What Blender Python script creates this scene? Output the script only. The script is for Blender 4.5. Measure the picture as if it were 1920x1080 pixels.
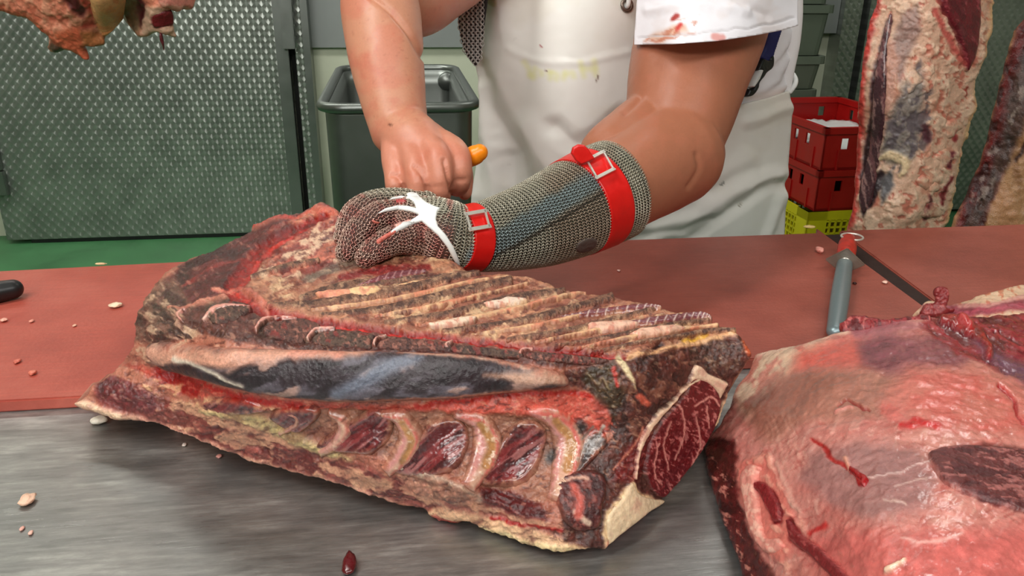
import bpy, bmesh, math, random
import numpy as np
from mathutils import Vector, Matrix, Euler
from mathutils.bvhtree import BVHTree

for _o in list(bpy.data.objects): bpy.data.objects.remove(_o, do_unlink=True)
S = bpy.context.scene
COL = S.collection
R = math.radians
ZB = 0.87                       # top of the red cutting boards above the floor
ZS = ZB - 0.012                 # top of the steel table
CAMZ = ZB + 0.36
FPX = 1500.0

# ---------------------------------------------------------------- camera
cam_d = bpy.data.cameras.new('camera'); cam = bpy.data.objects.new('camera', cam_d); COL.objects.link(cam)
cam_d.sensor_width = 36.0; cam_d.lens = FPX / 1920 * 36.0; cam_d.clip_start = 0.02; cam_d.clip_end = 60
CAMR = Matrix.Rotation(R(-8), 3, 'Z') @ Matrix.Rotation(R(90 - 22), 3, 'X') @ Matrix.Rotation(R(0.6), 3, 'Z')
cam.matrix_world = Matrix.Translation((0, 0, CAMZ)) @ CAMR.to_4x4()
S.camera = cam
CR = np.array(CAMR)
CP = np.array([0, 0, CAMZ])

# ---------------------------------------------------------------- world, lamps, exposure
W = bpy.data.worlds.new('world'); S.world = W; W.use_nodes = True
W.node_tree.nodes['Background'].inputs[0].default_value = (0.80, 0.90, 0.86, 1)
W.node_tree.nodes['Background'].inputs[1].default_value = 0.40
def area(name, loc, size, power, color=(1, 1, 1), aim=None):
    l = bpy.data.lights.new(name, 'AREA'); l.shape = 'RECTANGLE'; l.size, l.size_y = size; l.energy = power; l.color = color
    o = bpy.data.objects.new(name, l); COL.objects.link(o); o.location = loc
    if aim is not None:
        o.rotation_euler = (Vector(aim) - Vector(loc)).to_track_quat('-Z', 'Y').to_euler()
    return o
area('tube_or_fill_light', (-0.9, 0.35, 2.75), (0.3, 1.6), 40, (1.0, 0.98, 0.94), (-0.25, 0.75, 0.9))
area('tube_or_fill_light', (0.5, -0.9, 2.85), (2.4, 0.5), 46, (1.0, 0.98, 0.95), (0.0, 0.9, 0.9))
area('tube_or_fill_light', (-1.5, -2.2, 2.85), (2.0, 0.6), 90, (1.0, 0.98, 0.95), (0.0, 1.2, 0.9))  # added fill lamp behind the camera, brightens the fronts of things
area('tube_or_fill_light', (-1.2, 2.6, 2.85), (2.4, 0.3), 55, (1.0, 0.99, 0.94), (-0.9, 3.9, 0.9))
area('tube_or_fill_light', (1.5, 2.3, 2.80), (0.2, 1.3), 12, (1.0, 0.98, 0.94), (1.1, 2.0, 0.0))
S.view_settings.view_transform = 'Standard'; S.view_settings.look = 'None'
S.view_settings.exposure = -0.28; S.view_settings.gamma = 1.0; S.view_settings.use_curve_mapping = False

# ---------------------------------------------------------------- pixel <-> world helpers
def dirs(px, py):
    px = np.asarray(px, float); py = np.asarray(py, float)
    v = np.stack([(px - 960) / FPX, -(py - 540) / FPX, -np.ones_like(px)], -1)
    return v @ CR.T
def Pz(px, py, z):
    """point seen at the pixel, z metres above the board top"""
    d = dirs(px, py); t = (ZB + np.asarray(z, float) - CAMZ) / d[..., 2]
    return CP + d * t[..., None]
def PY(px, py, Y):
    d = dirs(px, py); t = np.asarray(Y, float) / d[..., 1]
    return CP + d * t[..., None]
def V(a): return Vector([float(q) for q in a])
def proj(P):
    q = (np.asarray(P, float) - CP) @ CR
    return 960 + q[..., 0] / -q[..., 2] * FPX, 540 - q[..., 1] / -q[..., 2] * FPX
def depth(P): return -((np.asarray(P, float) - CP) @ CR)[..., 2]
def lin(c):
    c = np.asarray(c, float) / 255.0
    return np.where(c <= 0.04045, c / 12.92, ((c + 0.055) / 1.055) ** 2.4)
def L4(c): return tuple(float(x) for x in lin(c)) + (1.0,)

# ---------------------------------------------------------------- noise
def _h(ix, iy, iz, s):
    n = (ix * 374761393 + iy * 668265263 + iz * 2147483647 + s * 974634777) & 0xffffffff
    n = ((n ^ (n >> 13)) * 1274126177) & 0xffffffff
    n = ((n ^ (n >> 16)) * 2246822519) & 0xffffffff
    return ((n ^ (n >> 15)) & 0xffffff) / 8388607.5 - 1.0
def noise3(p, seed=0):
    p = np.asarray(p, float); i = np.floor(p).astype(np.int64); f = p - i; f = f * f * (3 - 2 * f)
    r = 0
    for dx in (0, 1):
        wx = f[..., 0] if dx else 1 - f[..., 0]
        for dy in (0, 1):
            wy = f[..., 1] if dy else 1 - f[..., 1]
            for dz in (0, 1):
                wz = f[..., 2] if dz else 1 - f[..., 2]
                r = r + wx * wy * wz * _h(i[..., 0] + dx, i[..., 1] + dy, i[..., 2] + dz, seed)
    return r
def noise2(x, y, seed=0):
    ix = np.floor(x).astype(np.int64); iy = np.floor(y).astype(np.int64)
    fx = x - ix; fy = y - iy; fx = fx * fx * (3 - 2 * fx); fy = fy * fy * (3 - 2 * fy)
    a = _h(ix, iy, 0 * ix, seed); b = _h(ix + 1, iy, 0 * ix, seed); c = _h(ix, iy + 1, 0 * ix, seed); d = _h(ix + 1, iy + 1, 0 * ix, seed)
    return (a * (1 - fx) + b * fx) * (1 - fy) + (c * (1 - fx) + d * fx) * fy
def fbm2(x, y, o=4, seed=0):
    r = 0; a = 1; t = 0
    for k in range(o):
        r = r + a * noise2(x * 2 ** k + 17 * k, y * 2 ** k + 31 * k, seed + k); t += a; a *= 0.55
    return r / t
def fbm3(p, o=4, seed=0):
    r = 0; a = 1; t = 0
    for k in range(o):
        r = r + a * noise3(p * 2 ** k + 13.7 * k, seed + k); t += a; a *= 0.55
    return r / t
def sstep(a, b, x):
    t = np.clip((x - a) / (b - a + 1e-12), 0, 1); return t * t * (3 - 2 * t)

# ---------------------------------------------------------------- curves, distances
def crom(pts, n=6, closed=False):
    pts = np.asarray(pts, float); m = len(pts); out = []
    rng = range(m if closed else m - 1)
    for i in rng:
        if closed: p0, p1, p2, p3 = pts[(i - 1) % m], pts[i], pts[(i + 1) % m], pts[(i + 2) % m]
        else: p0, p1, p2, p3 = pts[max(i - 1, 0)], pts[i], pts[i + 1], pts[min(i + 2, m - 1)]
        for k in range(n):
            t = k / n
            out.append(0.5 * (2 * p1 + (p2 - p0) * t + (2 * p0 - 5 * p1 + 4 * p2 - p3) * t * t + (3 * p1 - p0 - 3 * p2 + p3) * t ** 3))
    if not closed: out.append(pts[-1])
    return np.array(out)
def seg_dist(x, y, pts, closed=False, want='d'):
    """distance to a polyline; also nearest point and running parameter"""
    best = np.full(x.shape, 1e9); bx = np.zeros_like(x); by = np.zeros_like(x); bs = np.zeros_like(x)
    m = len(pts); L = 0.0
    for i in range(m if closed else m - 1):
        ax, ay = pts[i][:2]; cx, cy = pts[(i + 1) % m][:2]; ux, uy = cx - ax, cy - ay; l2 = ux * ux + uy * uy + 1e-12
        t = np.clip(((x - ax) * ux + (y - ay) * uy) / l2, 0, 1); qx = ax + t * ux; qy = ay + t * uy
        d = (x - qx) ** 2 + (y - qy) ** 2; k = d < best
        best = np.where(k, d, best); bx = np.where(k, qx, bx); by = np.where(k, qy, by); bs = np.where(k, i + t, bs)
    if want == 'd': return np.sqrt(best)
    return np.sqrt(best), bx, by, bs
def inside(x, y, pts):
    c = np.zeros(x.shape, bool); m = len(pts)
    for i in range(m):
        ax, ay = pts[i][:2]; bx, by = pts[(i + 1) % m][:2]
        k = ((ay > y) != (by > y)) & (x < (bx - ax) * (y - ay) / ((by - ay) if by != ay else 1e-9) + ax)
        c ^= k
    return c
def sdpoly(x, y, pts):          # positive inside
    d = seg_dist(x, y, pts, True); return np.where(inside(x, y, pts), d, -d)

def rbf(ctrl, reg=1e-4):
    c = np.asarray(ctrl, float); xy = c[:, :2] / 500.0; v = c[:, 2]; n = len(c)
    def phi(r2): return np.where(r2 > 1e-14, 0.5 * r2 * np.log(r2 + 1e-14), 0)
    A = np.zeros((n + 3, n + 3)); d2 = ((xy[:, None] - xy[None]) ** 2).sum(-1)
    A[:n, :n] = phi(d2) + reg * np.eye(n); A[:n, n] = 1; A[:n, n + 1:] = xy; A[n, :n] = 1; A[n + 1:, :n] = xy.T
    w = np.linalg.solve(A, np.concatenate([v, [0, 0, 0]]))
    def f(px, py):
        px = np.asarray(px, float) / 500.0; py = np.asarray(py, float) / 500.0
        r = w[n] + w[n + 1] * px + w[n + 2] * py
        for i in range(n): r = r + w[i] * phi((px - xy[i, 0]) ** 2 + (py - xy[i, 1]) ** 2)
        return r
    return f

# ---------------------------------------------------------------- painter: colour and relief of features lying on a surface
class Paint:
    """features are (kind, points, ...) in the plane the surface was laid out in; colour is the thing's own colour only"""
    def __init__(s, base, warp=6, wscale=28, seed=1, con=1.0):
        s.con = con; s.after = []
        s.base = np.asarray(base, float); s.f = []; s.warp = warp; s.ws = wscale; s.seed = seed
    def poly(s, pts, col, soft=4, h=0.0, tex=None, a=1.0): s.f.append(('p', np.asarray(pts, float), col, soft, h, tex, a, 0)); return s
    def line(s, pts, w, col, soft=3, h=0.0, tex=None, a=1.0): s.f.append(('l', crom(pts, 4) if len(pts) > 2 else np.asarray(pts, float), col, soft, h, tex, a, w)); return s
    def blotch(s, scale, thr, col, soft=0.15, h=0.0, a=1.0, ang=0, st=1.0, region=None): s.f.append(('b', region, col, soft, h, (scale, thr, ang, st), a, 0)); return s
    def tint(s, x, y, tex, k):
        kind = tex[0]
        if kind == 'fib':        # (fib, angle, amount, length, width)
            c, sn = math.cos(R(tex[1])), math.sin(R(tex[1])); u = x * c + y * sn; v = -x * sn + y * c
            return tex[2] * fbm2(u / tex[3], v / tex[4], 3, s.seed + k)
        if kind == 'spk':        # (spk, amount, scale)
            return tex[1] * fbm2(x / tex[2], y / tex[2], 3, s.seed + k)
        return 0 * x
    def __call__(s, x, y):
        x0, y0 = x, y
        x = x0 + s.warp * fbm2(x0 / s.ws, y0 / s.ws, 3, s.seed + 50); y = y0 + s.warp * fbm2(x0 / s.ws + 40, y0 / s.ws + 9, 3, s.seed + 60)
        col = np.tile(s.base, x.shape + (1,)); H = np.zeros(x.shape)
        for k, (kind, pts, c, soft, h, tex, a, w) in enumerate(s.f):
            if kind == 'p':
                lo = pts.min(0) - 12; hi = pts.max(0) + 12; sel = (x > lo[0]) & (x < hi[0]) & (y > lo[1]) & (y < hi[1])
                if not sel.any(): continue
                xs, ys = x[sel], y[sel]; d = sdpoly(xs, ys, pts); m = sstep(-soft, soft, d)
            elif kind == 'l':
                ww = w if np.isscalar(w) else max(w)
                lo = pts.min(0) - ww - 8; hi = pts.max(0) + ww + 8; sel = (x > lo[0]) & (x < hi[0]) & (y > lo[1]) & (y < hi[1])
                if not sel.any(): continue
                xs, ys = x[sel], y[sel]; d, _, _, t = seg_dist(xs, ys, pts, False, 'a')
                wl = w if np.isscalar(w) else np.interp(t / (len(pts) - 1), np.linspace(0, 1, len(w)), w)
                m = sstep(soft, -soft, d - wl / 2)
            else:
                sel = np.ones(x.shape, bool); xs, ys = x, y; sc, thr, ang, st = tex
                cc, sn = math.cos(R(ang)), math.sin(R(ang)); u = (xs * cc + ys * sn) / (sc * st); v = (-xs * sn + ys * cc) / sc
                m = sstep(thr - soft, thr + soft, fbm2(u, v, 4, s.seed + 100 + k)); tex = None
                if pts is not None: m = m * sstep(-5, 5, sdpoly(xs, ys, np.asarray(pts, float)))
            m = m * a
            if c is not None:
                cc = np.tile(np.asarray(c, float), xs.shape + (1,))
                if tex is not None: cc = cc * (1 + s.tint(xs, ys, tex, k))[..., None]
                col[sel] = col[sel] * (1 - m[..., None]) + cc * m[..., None]
            if h: H[sel] += m * h
        col = 255 * (np.clip(col, 2, 252) / 255) ** s.con
        return np.clip(col, 2, 252), H

# ---------------------------------------------------------------- mesh building
def tag(o, label=None, cat=None, group=None, kind=None):
    if label: o['label'] = label
    if cat: o['category'] = cat
    if group: o['group'] = group
    if kind: o['kind'] = kind
    return o
def empty(name, loc, label=None, cat=None, group=None, rz=0, kind=None):
    o = bpy.data.objects.new(name, None); o.empty_display_size = 0.05; COL.objects.link(o); o.location = V(loc); o.rotation_euler.z = rz
    return tag(o, label, cat, group, kind)
def link(name, me, mat, parent=None):
    o = bpy.data.objects.new(name, me); COL.objects.link(o)
    if mat is not None and not me.materials: me.materials.append(mat)
    if parent is not None:
        o.parent = parent
        bw = Matrix.Translation(parent.location) @ parent.rotation_euler.to_matrix().to_4x4() if parent.parent is None else None
        if parent.parent is not None:
            g = parent.parent; bw = Matrix.Translation(g.location) @ g.rotation_euler.to_matrix().to_4x4()
            # parts carry an identity world matrix (vertices are in world space), sub-parts follow them
            o.matrix_parent_inverse = Matrix.Identity(4)
        else:
            o.matrix_parent_inverse = bw.inverted()
    return o
def mesh_np(name, verts, faces, cols=None, smooth=True):
    verts = np.asarray(verts, float); me = bpy.data.meshes.new(name)
    if isinstance(faces, np.ndarray):
        n = faces.shape[1]; me.vertices.add(len(verts)); me.vertices.foreach_set('co', verts.astype(np.float32).ravel())
        me.loops.add(faces.size); me.loops.foreach_set('vertex_index', faces.astype(np.int32).ravel())
        me.polygons.add(len(faces)); me.polygons.foreach_set('loop_start', np.arange(0, faces.size, n, dtype=np.int32))
        me.polygons.foreach_set('loop_total', np.full(len(faces), n, np.int32)); me.update(calc_edges=True)
    else:
        me.from_pydata([tuple(v) for v in verts.tolist()], [], faces); me.update()
    if smooth: me.polygons.foreach_set('use_smooth', np.ones(len(me.polygons), bool))
    if cols is not None: setcol(me, cols)
    return me
def setcol(me, cols):
    ca = me.color_attributes.new('Col', 'FLOAT_COLOR', 'POINT')
    a = np.ones((len(me.vertices), 4), np.float32); a[:, :3] = lin(cols); ca.data.foreach_set('color', a.ravel())
def vnormals(P, F):
    a, b, c, d = P[F[:, 0]], P[F[:, 1]], P[F[:, 2]], P[F[:, 3]]
    n = np.cross(c - a, d - b); N = np.zeros_like(P)
    for k in range(4): np.add.at(N, F[:, k], n)
    return N / (np.linalg.norm(N, axis=1, keepdims=True) + 1e-12)

def grid_in(poly, step, rag=0, ragscale=14, seed=3):
    poly = np.asarray(poly, float)
    if rag:
        q = crom(poly, 5, True); d = np.roll(q, -1, 0) - np.roll(q, 1, 0); nn = np.stack([d[:, 1], -d[:, 0]], 1); nn /= np.linalg.norm(nn, axis=1, keepdims=True) + 1e-9
        poly = q + nn * (rag * fbm2(q[:, 0] / ragscale, q[:, 1] / ragscale, 3, seed))[:, None]
    lo = poly.min(0) - step; hi = poly.max(0) + step
    nx = int((hi[0] - lo[0]) / step) + 2; ny = int((hi[1] - lo[1]) / step) + 2
    gx, gy = np.meshgrid(lo[0] + np.arange(nx) * step, lo[1] + np.arange(ny) * step)
    cx = gx[:-1, :-1] + step / 2; cy = gy[:-1, :-1] + step / 2
    keep = inside(cx.ravel(), cy.ravel(), poly).reshape(cx.shape)
    idx = np.arange(nx * ny).reshape(ny, nx)
    F = np.stack([idx[:-1, :-1][keep], idx[1:, :-1][keep], idx[1:, 1:][keep], idx[:-1, 1:][keep]], 1)
    used, inv = np.unique(F, return_inverse=True); F = inv.reshape(F.shape)
    x = gx.ravel()[used].copy(); y = gy.ravel()[used].copy()
    # boundary edges
    E = np.concatenate([F[:, [0, 1]], F[:, [1, 2]], F[:, [2, 3]], F[:, [3, 0]]]); key = E.min(1) * len(x) + E.max(1)
    _, ix, cnt = np.unique(key, return_index=True, return_counts=True); B = E[ix[cnt == 1]]
    bv = np.unique(B)
    _, sx, sy, _ = seg_dist(x[bv], y[bv], poly, True, 'a'); x[bv] = sx; y[bv] = sy
    return x, y, F, B, poly

def close_mesh(P, F, B, rings, fill=True):
    """rings: list of (positions for every boundary vertex) stepping away; last ring is filled with n-gons"""
    nxt = {int(a): int(b) for a, b in B}
    bv = np.unique(B); pos = {int(v): i for i, v in enumerate(bv)}
    V_ = [P]; faces = [tuple(f) for f in F.tolist()]; base = len(P); prev = {int(v): int(v) for v in bv}
    for Rg in rings:
        V_.append(Rg); cur = {int(v): base + i for i, v in enumerate(bv)}; base += len(bv)
        for a, b in B.tolist(): faces.append((prev[b], prev[a], cur[a], cur[b]))
        prev = cur
    seen = set()
    for s0 in (list(nxt) if fill else []):
        if s0 in seen: continue
        loop = []; c = s0
        while c not in seen and c in nxt: seen.add(c); loop.append(prev[c]); c = nxt[c]
        if len(loop) > 2: faces.append(tuple(reversed(loop)))
    return np.concatenate(V_), faces, bv

class Surf:
    """a surface above the picture's rays: mode 'z' height above board, mode 'Y' distance"""
    def __init__(s, ctrl, mode): s.f = rbf(ctrl); s.mode = mode
    def __call__(s, x, y): return Pz(x, y, s.f(x, y)) if s.mode == 'z' else PY(x, y, s.f(x, y))
    def nrm(s, x, y, e=3.0):
        a = s(x + e, y) - s(x - e, y); b = s(x, y + e) - s(x, y - e); n = np.cross(b, a)
        return n / (np.linalg.norm(n, axis=-1, keepdims=True) + 1e-12)

def ztab(P): return np.where((P[..., 1] > YFR - 0.004), ZB, ZS)
def body(name, mat, parent, poly, surf, paint, step=2.0, rag=2.5, noise=(0.0012, 160), close='table', thick=0.05, seed=5, edge_round=0.0, edge_px=14, zt=None, fine=None, backcol=None, ragscale=14, under=0.9):
    x, y, F, B, poly = grid_in(poly, step, rag, ragscale, seed)
    P = surf(x, y); N = surf.nrm(x, y)
    ed = None
    col, H = paint(x, y)
    H = H + noise[0] * fbm3(P * noise[1], 4, seed)
    if fine: H = H + fine[0] * fbm3(P * fine[1], 3, seed + 9)
    if edge_round:
        ed = seg_dist(x, y, poly, True); k = np.clip(ed / edge_px, 0, 1); H = H - edge_round * (1 - np.sqrt(np.clip(1 - (1 - k) ** 2, 0, 1)))
    P = P + N * H[:, None]
    if close == 'table':
        P[:, 2] = np.maximum(P[:, 2], ztab(P) + 0.0012)
    bv = np.unique(B); Pb = P[bv]; cen = P.mean(0)
    if close == 'table':
        inw = (cen - Pb) * np.array([1, 1, 0]); inw /= np.linalg.norm(inw, axis=1, keepdims=True); hb = np.maximum(Pb[:, 2:3] - ztab(Pb)[:, None], 0)
        aw = (Pb - CP) * np.array([1, 1, 0]); aw /= np.linalg.norm(aw, axis=1, keepdims=True); near = (~inside(x[bv], y[bv] + 9, poly) | ~inside(x[bv], y[bv] + 60, poly)).astype(float)[:, None]
        g0 = Pb + inw * (hb * under + 0.004); g0[:, 2] = ztab(g0); qx, qy = proj(g0); near = np.maximum(near, (~inside(qx, qy, poly)).astype(float)[:, None])
        inw = inw * (1 - 0.75 * near) + aw * near; inw /= np.linalg.norm(inw, axis=1, keepdims=True)
        g = Pb + inw * np.minimum(hb * (under * (1 - near) + near * 2.1) + 0.004, 0.085); g[:, 1] = np.where(Pb[:, 1] > YFR - 0.004, np.maximum(g[:, 1], YFR + 0.002), g[:, 1]); g[:, 2] = ztab(g) + 0.0008
        m = Pb * 0.55 + g * 0.45; m[:, 2] = np.maximum(m[:, 2], ztab(m) + 0.0008)
        rings = [m, g]
    else:
        away = cen - CP; away[2] *= 0.0; away /= np.linalg.norm(away)
        r1 = Pb + away * thick * 0.35 + (cen - Pb) * 0.02; r2 = Pb + away * thick * 0.85 + (cen - Pb) * 0.08; r3 = Pb + away * thick + (cen - Pb) * 0.2
        rings = [r1, r2, r3] if thick > 0.02 else [Pb + away * thick]
    VV, FF, _ = close_mesh(P, F, B, rings, close != 'table')
    bc = col[bv] if backcol is None else np.tile(np.asarray(backcol, float), (len(bv), 1))
    cols = np.concatenate([col] + [bc] * len(rings))
    me = mesh_np(name, VV, FF, cols)
    return link(name, me, mat, parent)

def patch(name, mat, parent, poly, surf, paint, bulge=0.006, edge=12, step=2.0, rag=2.0, noise=(0.0005, 400), seed=7, sink=0.0015, off=0.0, ragscale=12, prof=0.5, blend=None, bpx=5):
    """a domed piece lying on a body's surface"""
    x, y, F, B, poly = grid_in(poly, step, rag, ragscale, seed)
    P = surf(x, y); N = surf.nrm(x, y)
    d = seg_dist(x, y, poly, True); k = np.clip(d / edge, 0, 1)
    H = -sink + off + (bulge + sink) * (1 - (1 - k) ** 2) ** prof
    col, h = paint(x, y); H = H + (h + noise[0] * fbm3(P * noise[1], 3, seed)) * k
    if blend is not None:
        cb, _ = blend(x, y); mk = sstep(0, 1, d / bpx + 0.5 * fbm2(x / 6, y / 6, 2, seed))[:, None]; col = cb * (1 - mk) + col * mk
    P = P + N * H[:, None]
    bv = np.unique(B); Pb = P[bv] - N[bv] * 0.003
    VV, FF, _ = close_mesh(P, F, B, [Pb])
    cols = np.concatenate([col, col[bv]])
    return link(name, mesh_np(name, VV, FF, cols), mat, parent)

def ribbon(pts, w):
    """polygon around a polyline (pixels) with widths"""
    p = crom(pts, 4); n = len(p); ww = np.interp(np.linspace(0, 1, n), np.linspace(0, 1, len(w)), w) if not np.isscalar(w) else np.full(n, float(w))
    d = np.gradient(p, axis=0); nn = np.stack([-d[:, 1], d[:, 0]], 1); nn /= np.linalg.norm(nn, axis=1, keepdims=True) + 1e-9
    a = p + nn * ww[:, None] / 2; b = p - nn * ww[:, None] / 2
    return np.concatenate([a, b[::-1]])

def tube_mesh(nodes, radii, nseg=32, sub=8, up=(0, 0, 1), capn=5, closed_ends=True):
    """swept tube with elliptical section. radii: (n,) or (n,2): across `up` side and along it. returns V, F(list), frames"""
    nodes = np.asarray(nodes, float); radii = np.asarray(radii, float)
    if radii.ndim == 1: radii = np.stack([radii, radii], 1)
    q = crom(np.concatenate([nodes, radii], 1), sub); P = q[:, :3]; Rr = q[:, 3:]
    T = np.gradient(P, axis=0); T /= np.linalg.norm(T, axis=1, keepdims=True) + 1e-12
    up = np.asarray(up, float); A = np.cross(T, np.tile(up, (len(P), 1))); A /= np.linalg.norm(A, axis=1, keepdims=True) + 1e-9; Bn = np.cross(A, T)
    if closed_ends:
        def cap(i, sgn):
            rr = Rr[i].min(); Ps, Rs = [], []
            for k in range(1, capn + 1):
                a = k / capn * math.pi / 2; Ps.append(P[i] + sgn * T[i] * rr * math.sin(a)); Rs.append(Rr[i] * max(math.cos(a), 0.03))
            return Ps, Rs
        p0, r0 = cap(0, -1); p1, r1 = cap(-1, 1)
        P = np.concatenate([np.array(p0[::-1]), P, np.array(p1)]); Rr = np.concatenate([np.array(r0[::-1]), Rr, np.array(r1)])
        A = np.concatenate([np.tile(A[0], (capn, 1)), A, np.tile(A[-1], (capn, 1))]); Bn = np.concatenate([np.tile(Bn[0], (capn, 1)), Bn, np.tile(Bn[-1], (capn, 1))])
    th = np.arange(nseg) / nseg * 2 * math.pi
    Vv = P[:, None] + A[:, None] * (Rr[:, 0:1] * np.cos(th)[None])[..., None] + Bn[:, None] * (Rr[:, 1:2] * np.sin(th)[None])[..., None]
    n = len(P); idx = np.arange(n * nseg).reshape(n, nseg); a = idx[:-1]; b = idx[1:]
    F = np.stack([a, np.roll(a, -1, 1), np.roll(b, -1, 1), b], -1).reshape(-1, 4)
    faces = [tuple(f) for f in F.tolist()]; faces.append(tuple(range(nseg - 1, -1, -1))); faces.append(tuple(range((n - 1) * nseg, n * nseg)))
    return Vv.reshape(-1, 3), faces, (P, A, Bn, Rr)
def pxnodes(lst):
    """(px, py, Y, width_px[, squash]) -> nodes and radii"""
    N_, R_ = [], []
    for t in lst:
        p = PY(t[0], t[1], t[2]); r = t[3] / 2 * depth(p) / FPX; N_.append(p); R_.append((r, r * (t[4] if len(t) > 4 else 1.0)))
    return np.array(N_), np.array(R_)
def fuse(name, tubes, voxel=0.003, smooth=6, factor=0.5):
    """union of closed tubes as ONE continuous surface"""
    vs, fs, b = [], [], 0
    for v, f in tubes:
        vs.append(np.asarray(v)); fs += [tuple(i + b for i in q) for q in f]; b += len(v)
    me = mesh_np(name, np.concatenate(vs), fs); o = bpy.data.objects.new('tmp_fuse', me); COL.objects.link(o)
    m = o.modifiers.new('r', 'REMESH'); m.mode = 'VOXEL'; m.voxel_size = voxel
    m2 = o.modifiers.new('s', 'SMOOTH'); m2.iterations = smooth; m2.factor = factor
    dg = bpy.context.evaluated_depsgraph_get(); out = bpy.data.meshes.new_from_object(o.evaluated_get(dg))
    bpy.data.objects.remove(o, do_unlink=True); out.name = name
    out.polygons.foreach_set('use_smooth', np.ones(len(out.polygons), bool))
    return out
def mverts(me):
    a = np.zeros(len(me.vertices) * 3, np.float32); me.vertices.foreach_get('co', a); return a.reshape(-1, 3).astype(float)
def mnorms(me):
    a = np.zeros(len(me.vertices) * 3, np.float32); me.vertices.foreach_get('normal', a); return a.reshape(-1, 3).astype(float)
def bvh_of(*meshes):
    vs, fs, b = [], [], 0
    for me in meshes:
        vs += [v.co.copy() for v in me.vertices]; fs += [tuple(i + b for i in p.vertices) for p in me.polygons]; b = len(vs)
    return BVHTree.FromPolygons(vs, fs)
def hit(bvh, px, py):
    d = V(dirs(px, py)).normalized(); return bvh.ray_cast(V(CP), d)

def add_box(bm, cx, cy, cz, sx, sy, sz, rot=None, bev=0.0):
    r = bmesh.ops.create_cube(bm, size=1.0); vs = r['verts']
    bmesh.ops.scale(bm, vec=(sx, sy, sz), verts=vs)
    if bev > 0:
        es = list({e for v in vs for e in v.link_edges}); rr = bmesh.ops.bevel(bm, geom=es, offset=bev, segments=2, affect='EDGES'); vs = list({v for f in rr['faces'] for v in f.verts} | {v for v in vs if v.is_valid})
    if rot is not None: bmesh.ops.rotate(bm, cent=(0, 0, 0), matrix=rot, verts=vs)
    bmesh.ops.translate(bm, vec=(cx, cy, cz), verts=vs)
    return vs
def finish(bm, name, mat, parent=None, smooth=False):
    me = bpy.data.meshes.new(name); bm.to_mesh(me); bm.free()
    if smooth: me.polygons.foreach_set('use_smooth', np.ones(len(me.polygons), bool))
    return link(name, me, mat, parent)
def boxobj(name, mat, lo, hi, parent=None, bev=0.0, rot=None):
    bm = bmesh.new(); c = [(a + b) / 2 for a, b in zip(lo, hi)]; s = [abs(b - a) for a, b in zip(lo, hi)]
    add_box(bm, *c, *s, rot, bev); return finish(bm, name, mat, parent)
def prism(bm, pts, z0, z1):
    lo = [bm.verts.new((p[0], p[1], z0)) for p in pts]; hi = [bm.verts.new((p[0], p[1], z1)) for p in pts]; n = len(pts)
    bm.faces.new(hi); bm.faces.new(lo[::-1])
    for i in range(n): bm.faces.new((lo[i], lo[(i + 1) % n], hi[(i + 1) % n], hi[i]))

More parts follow.
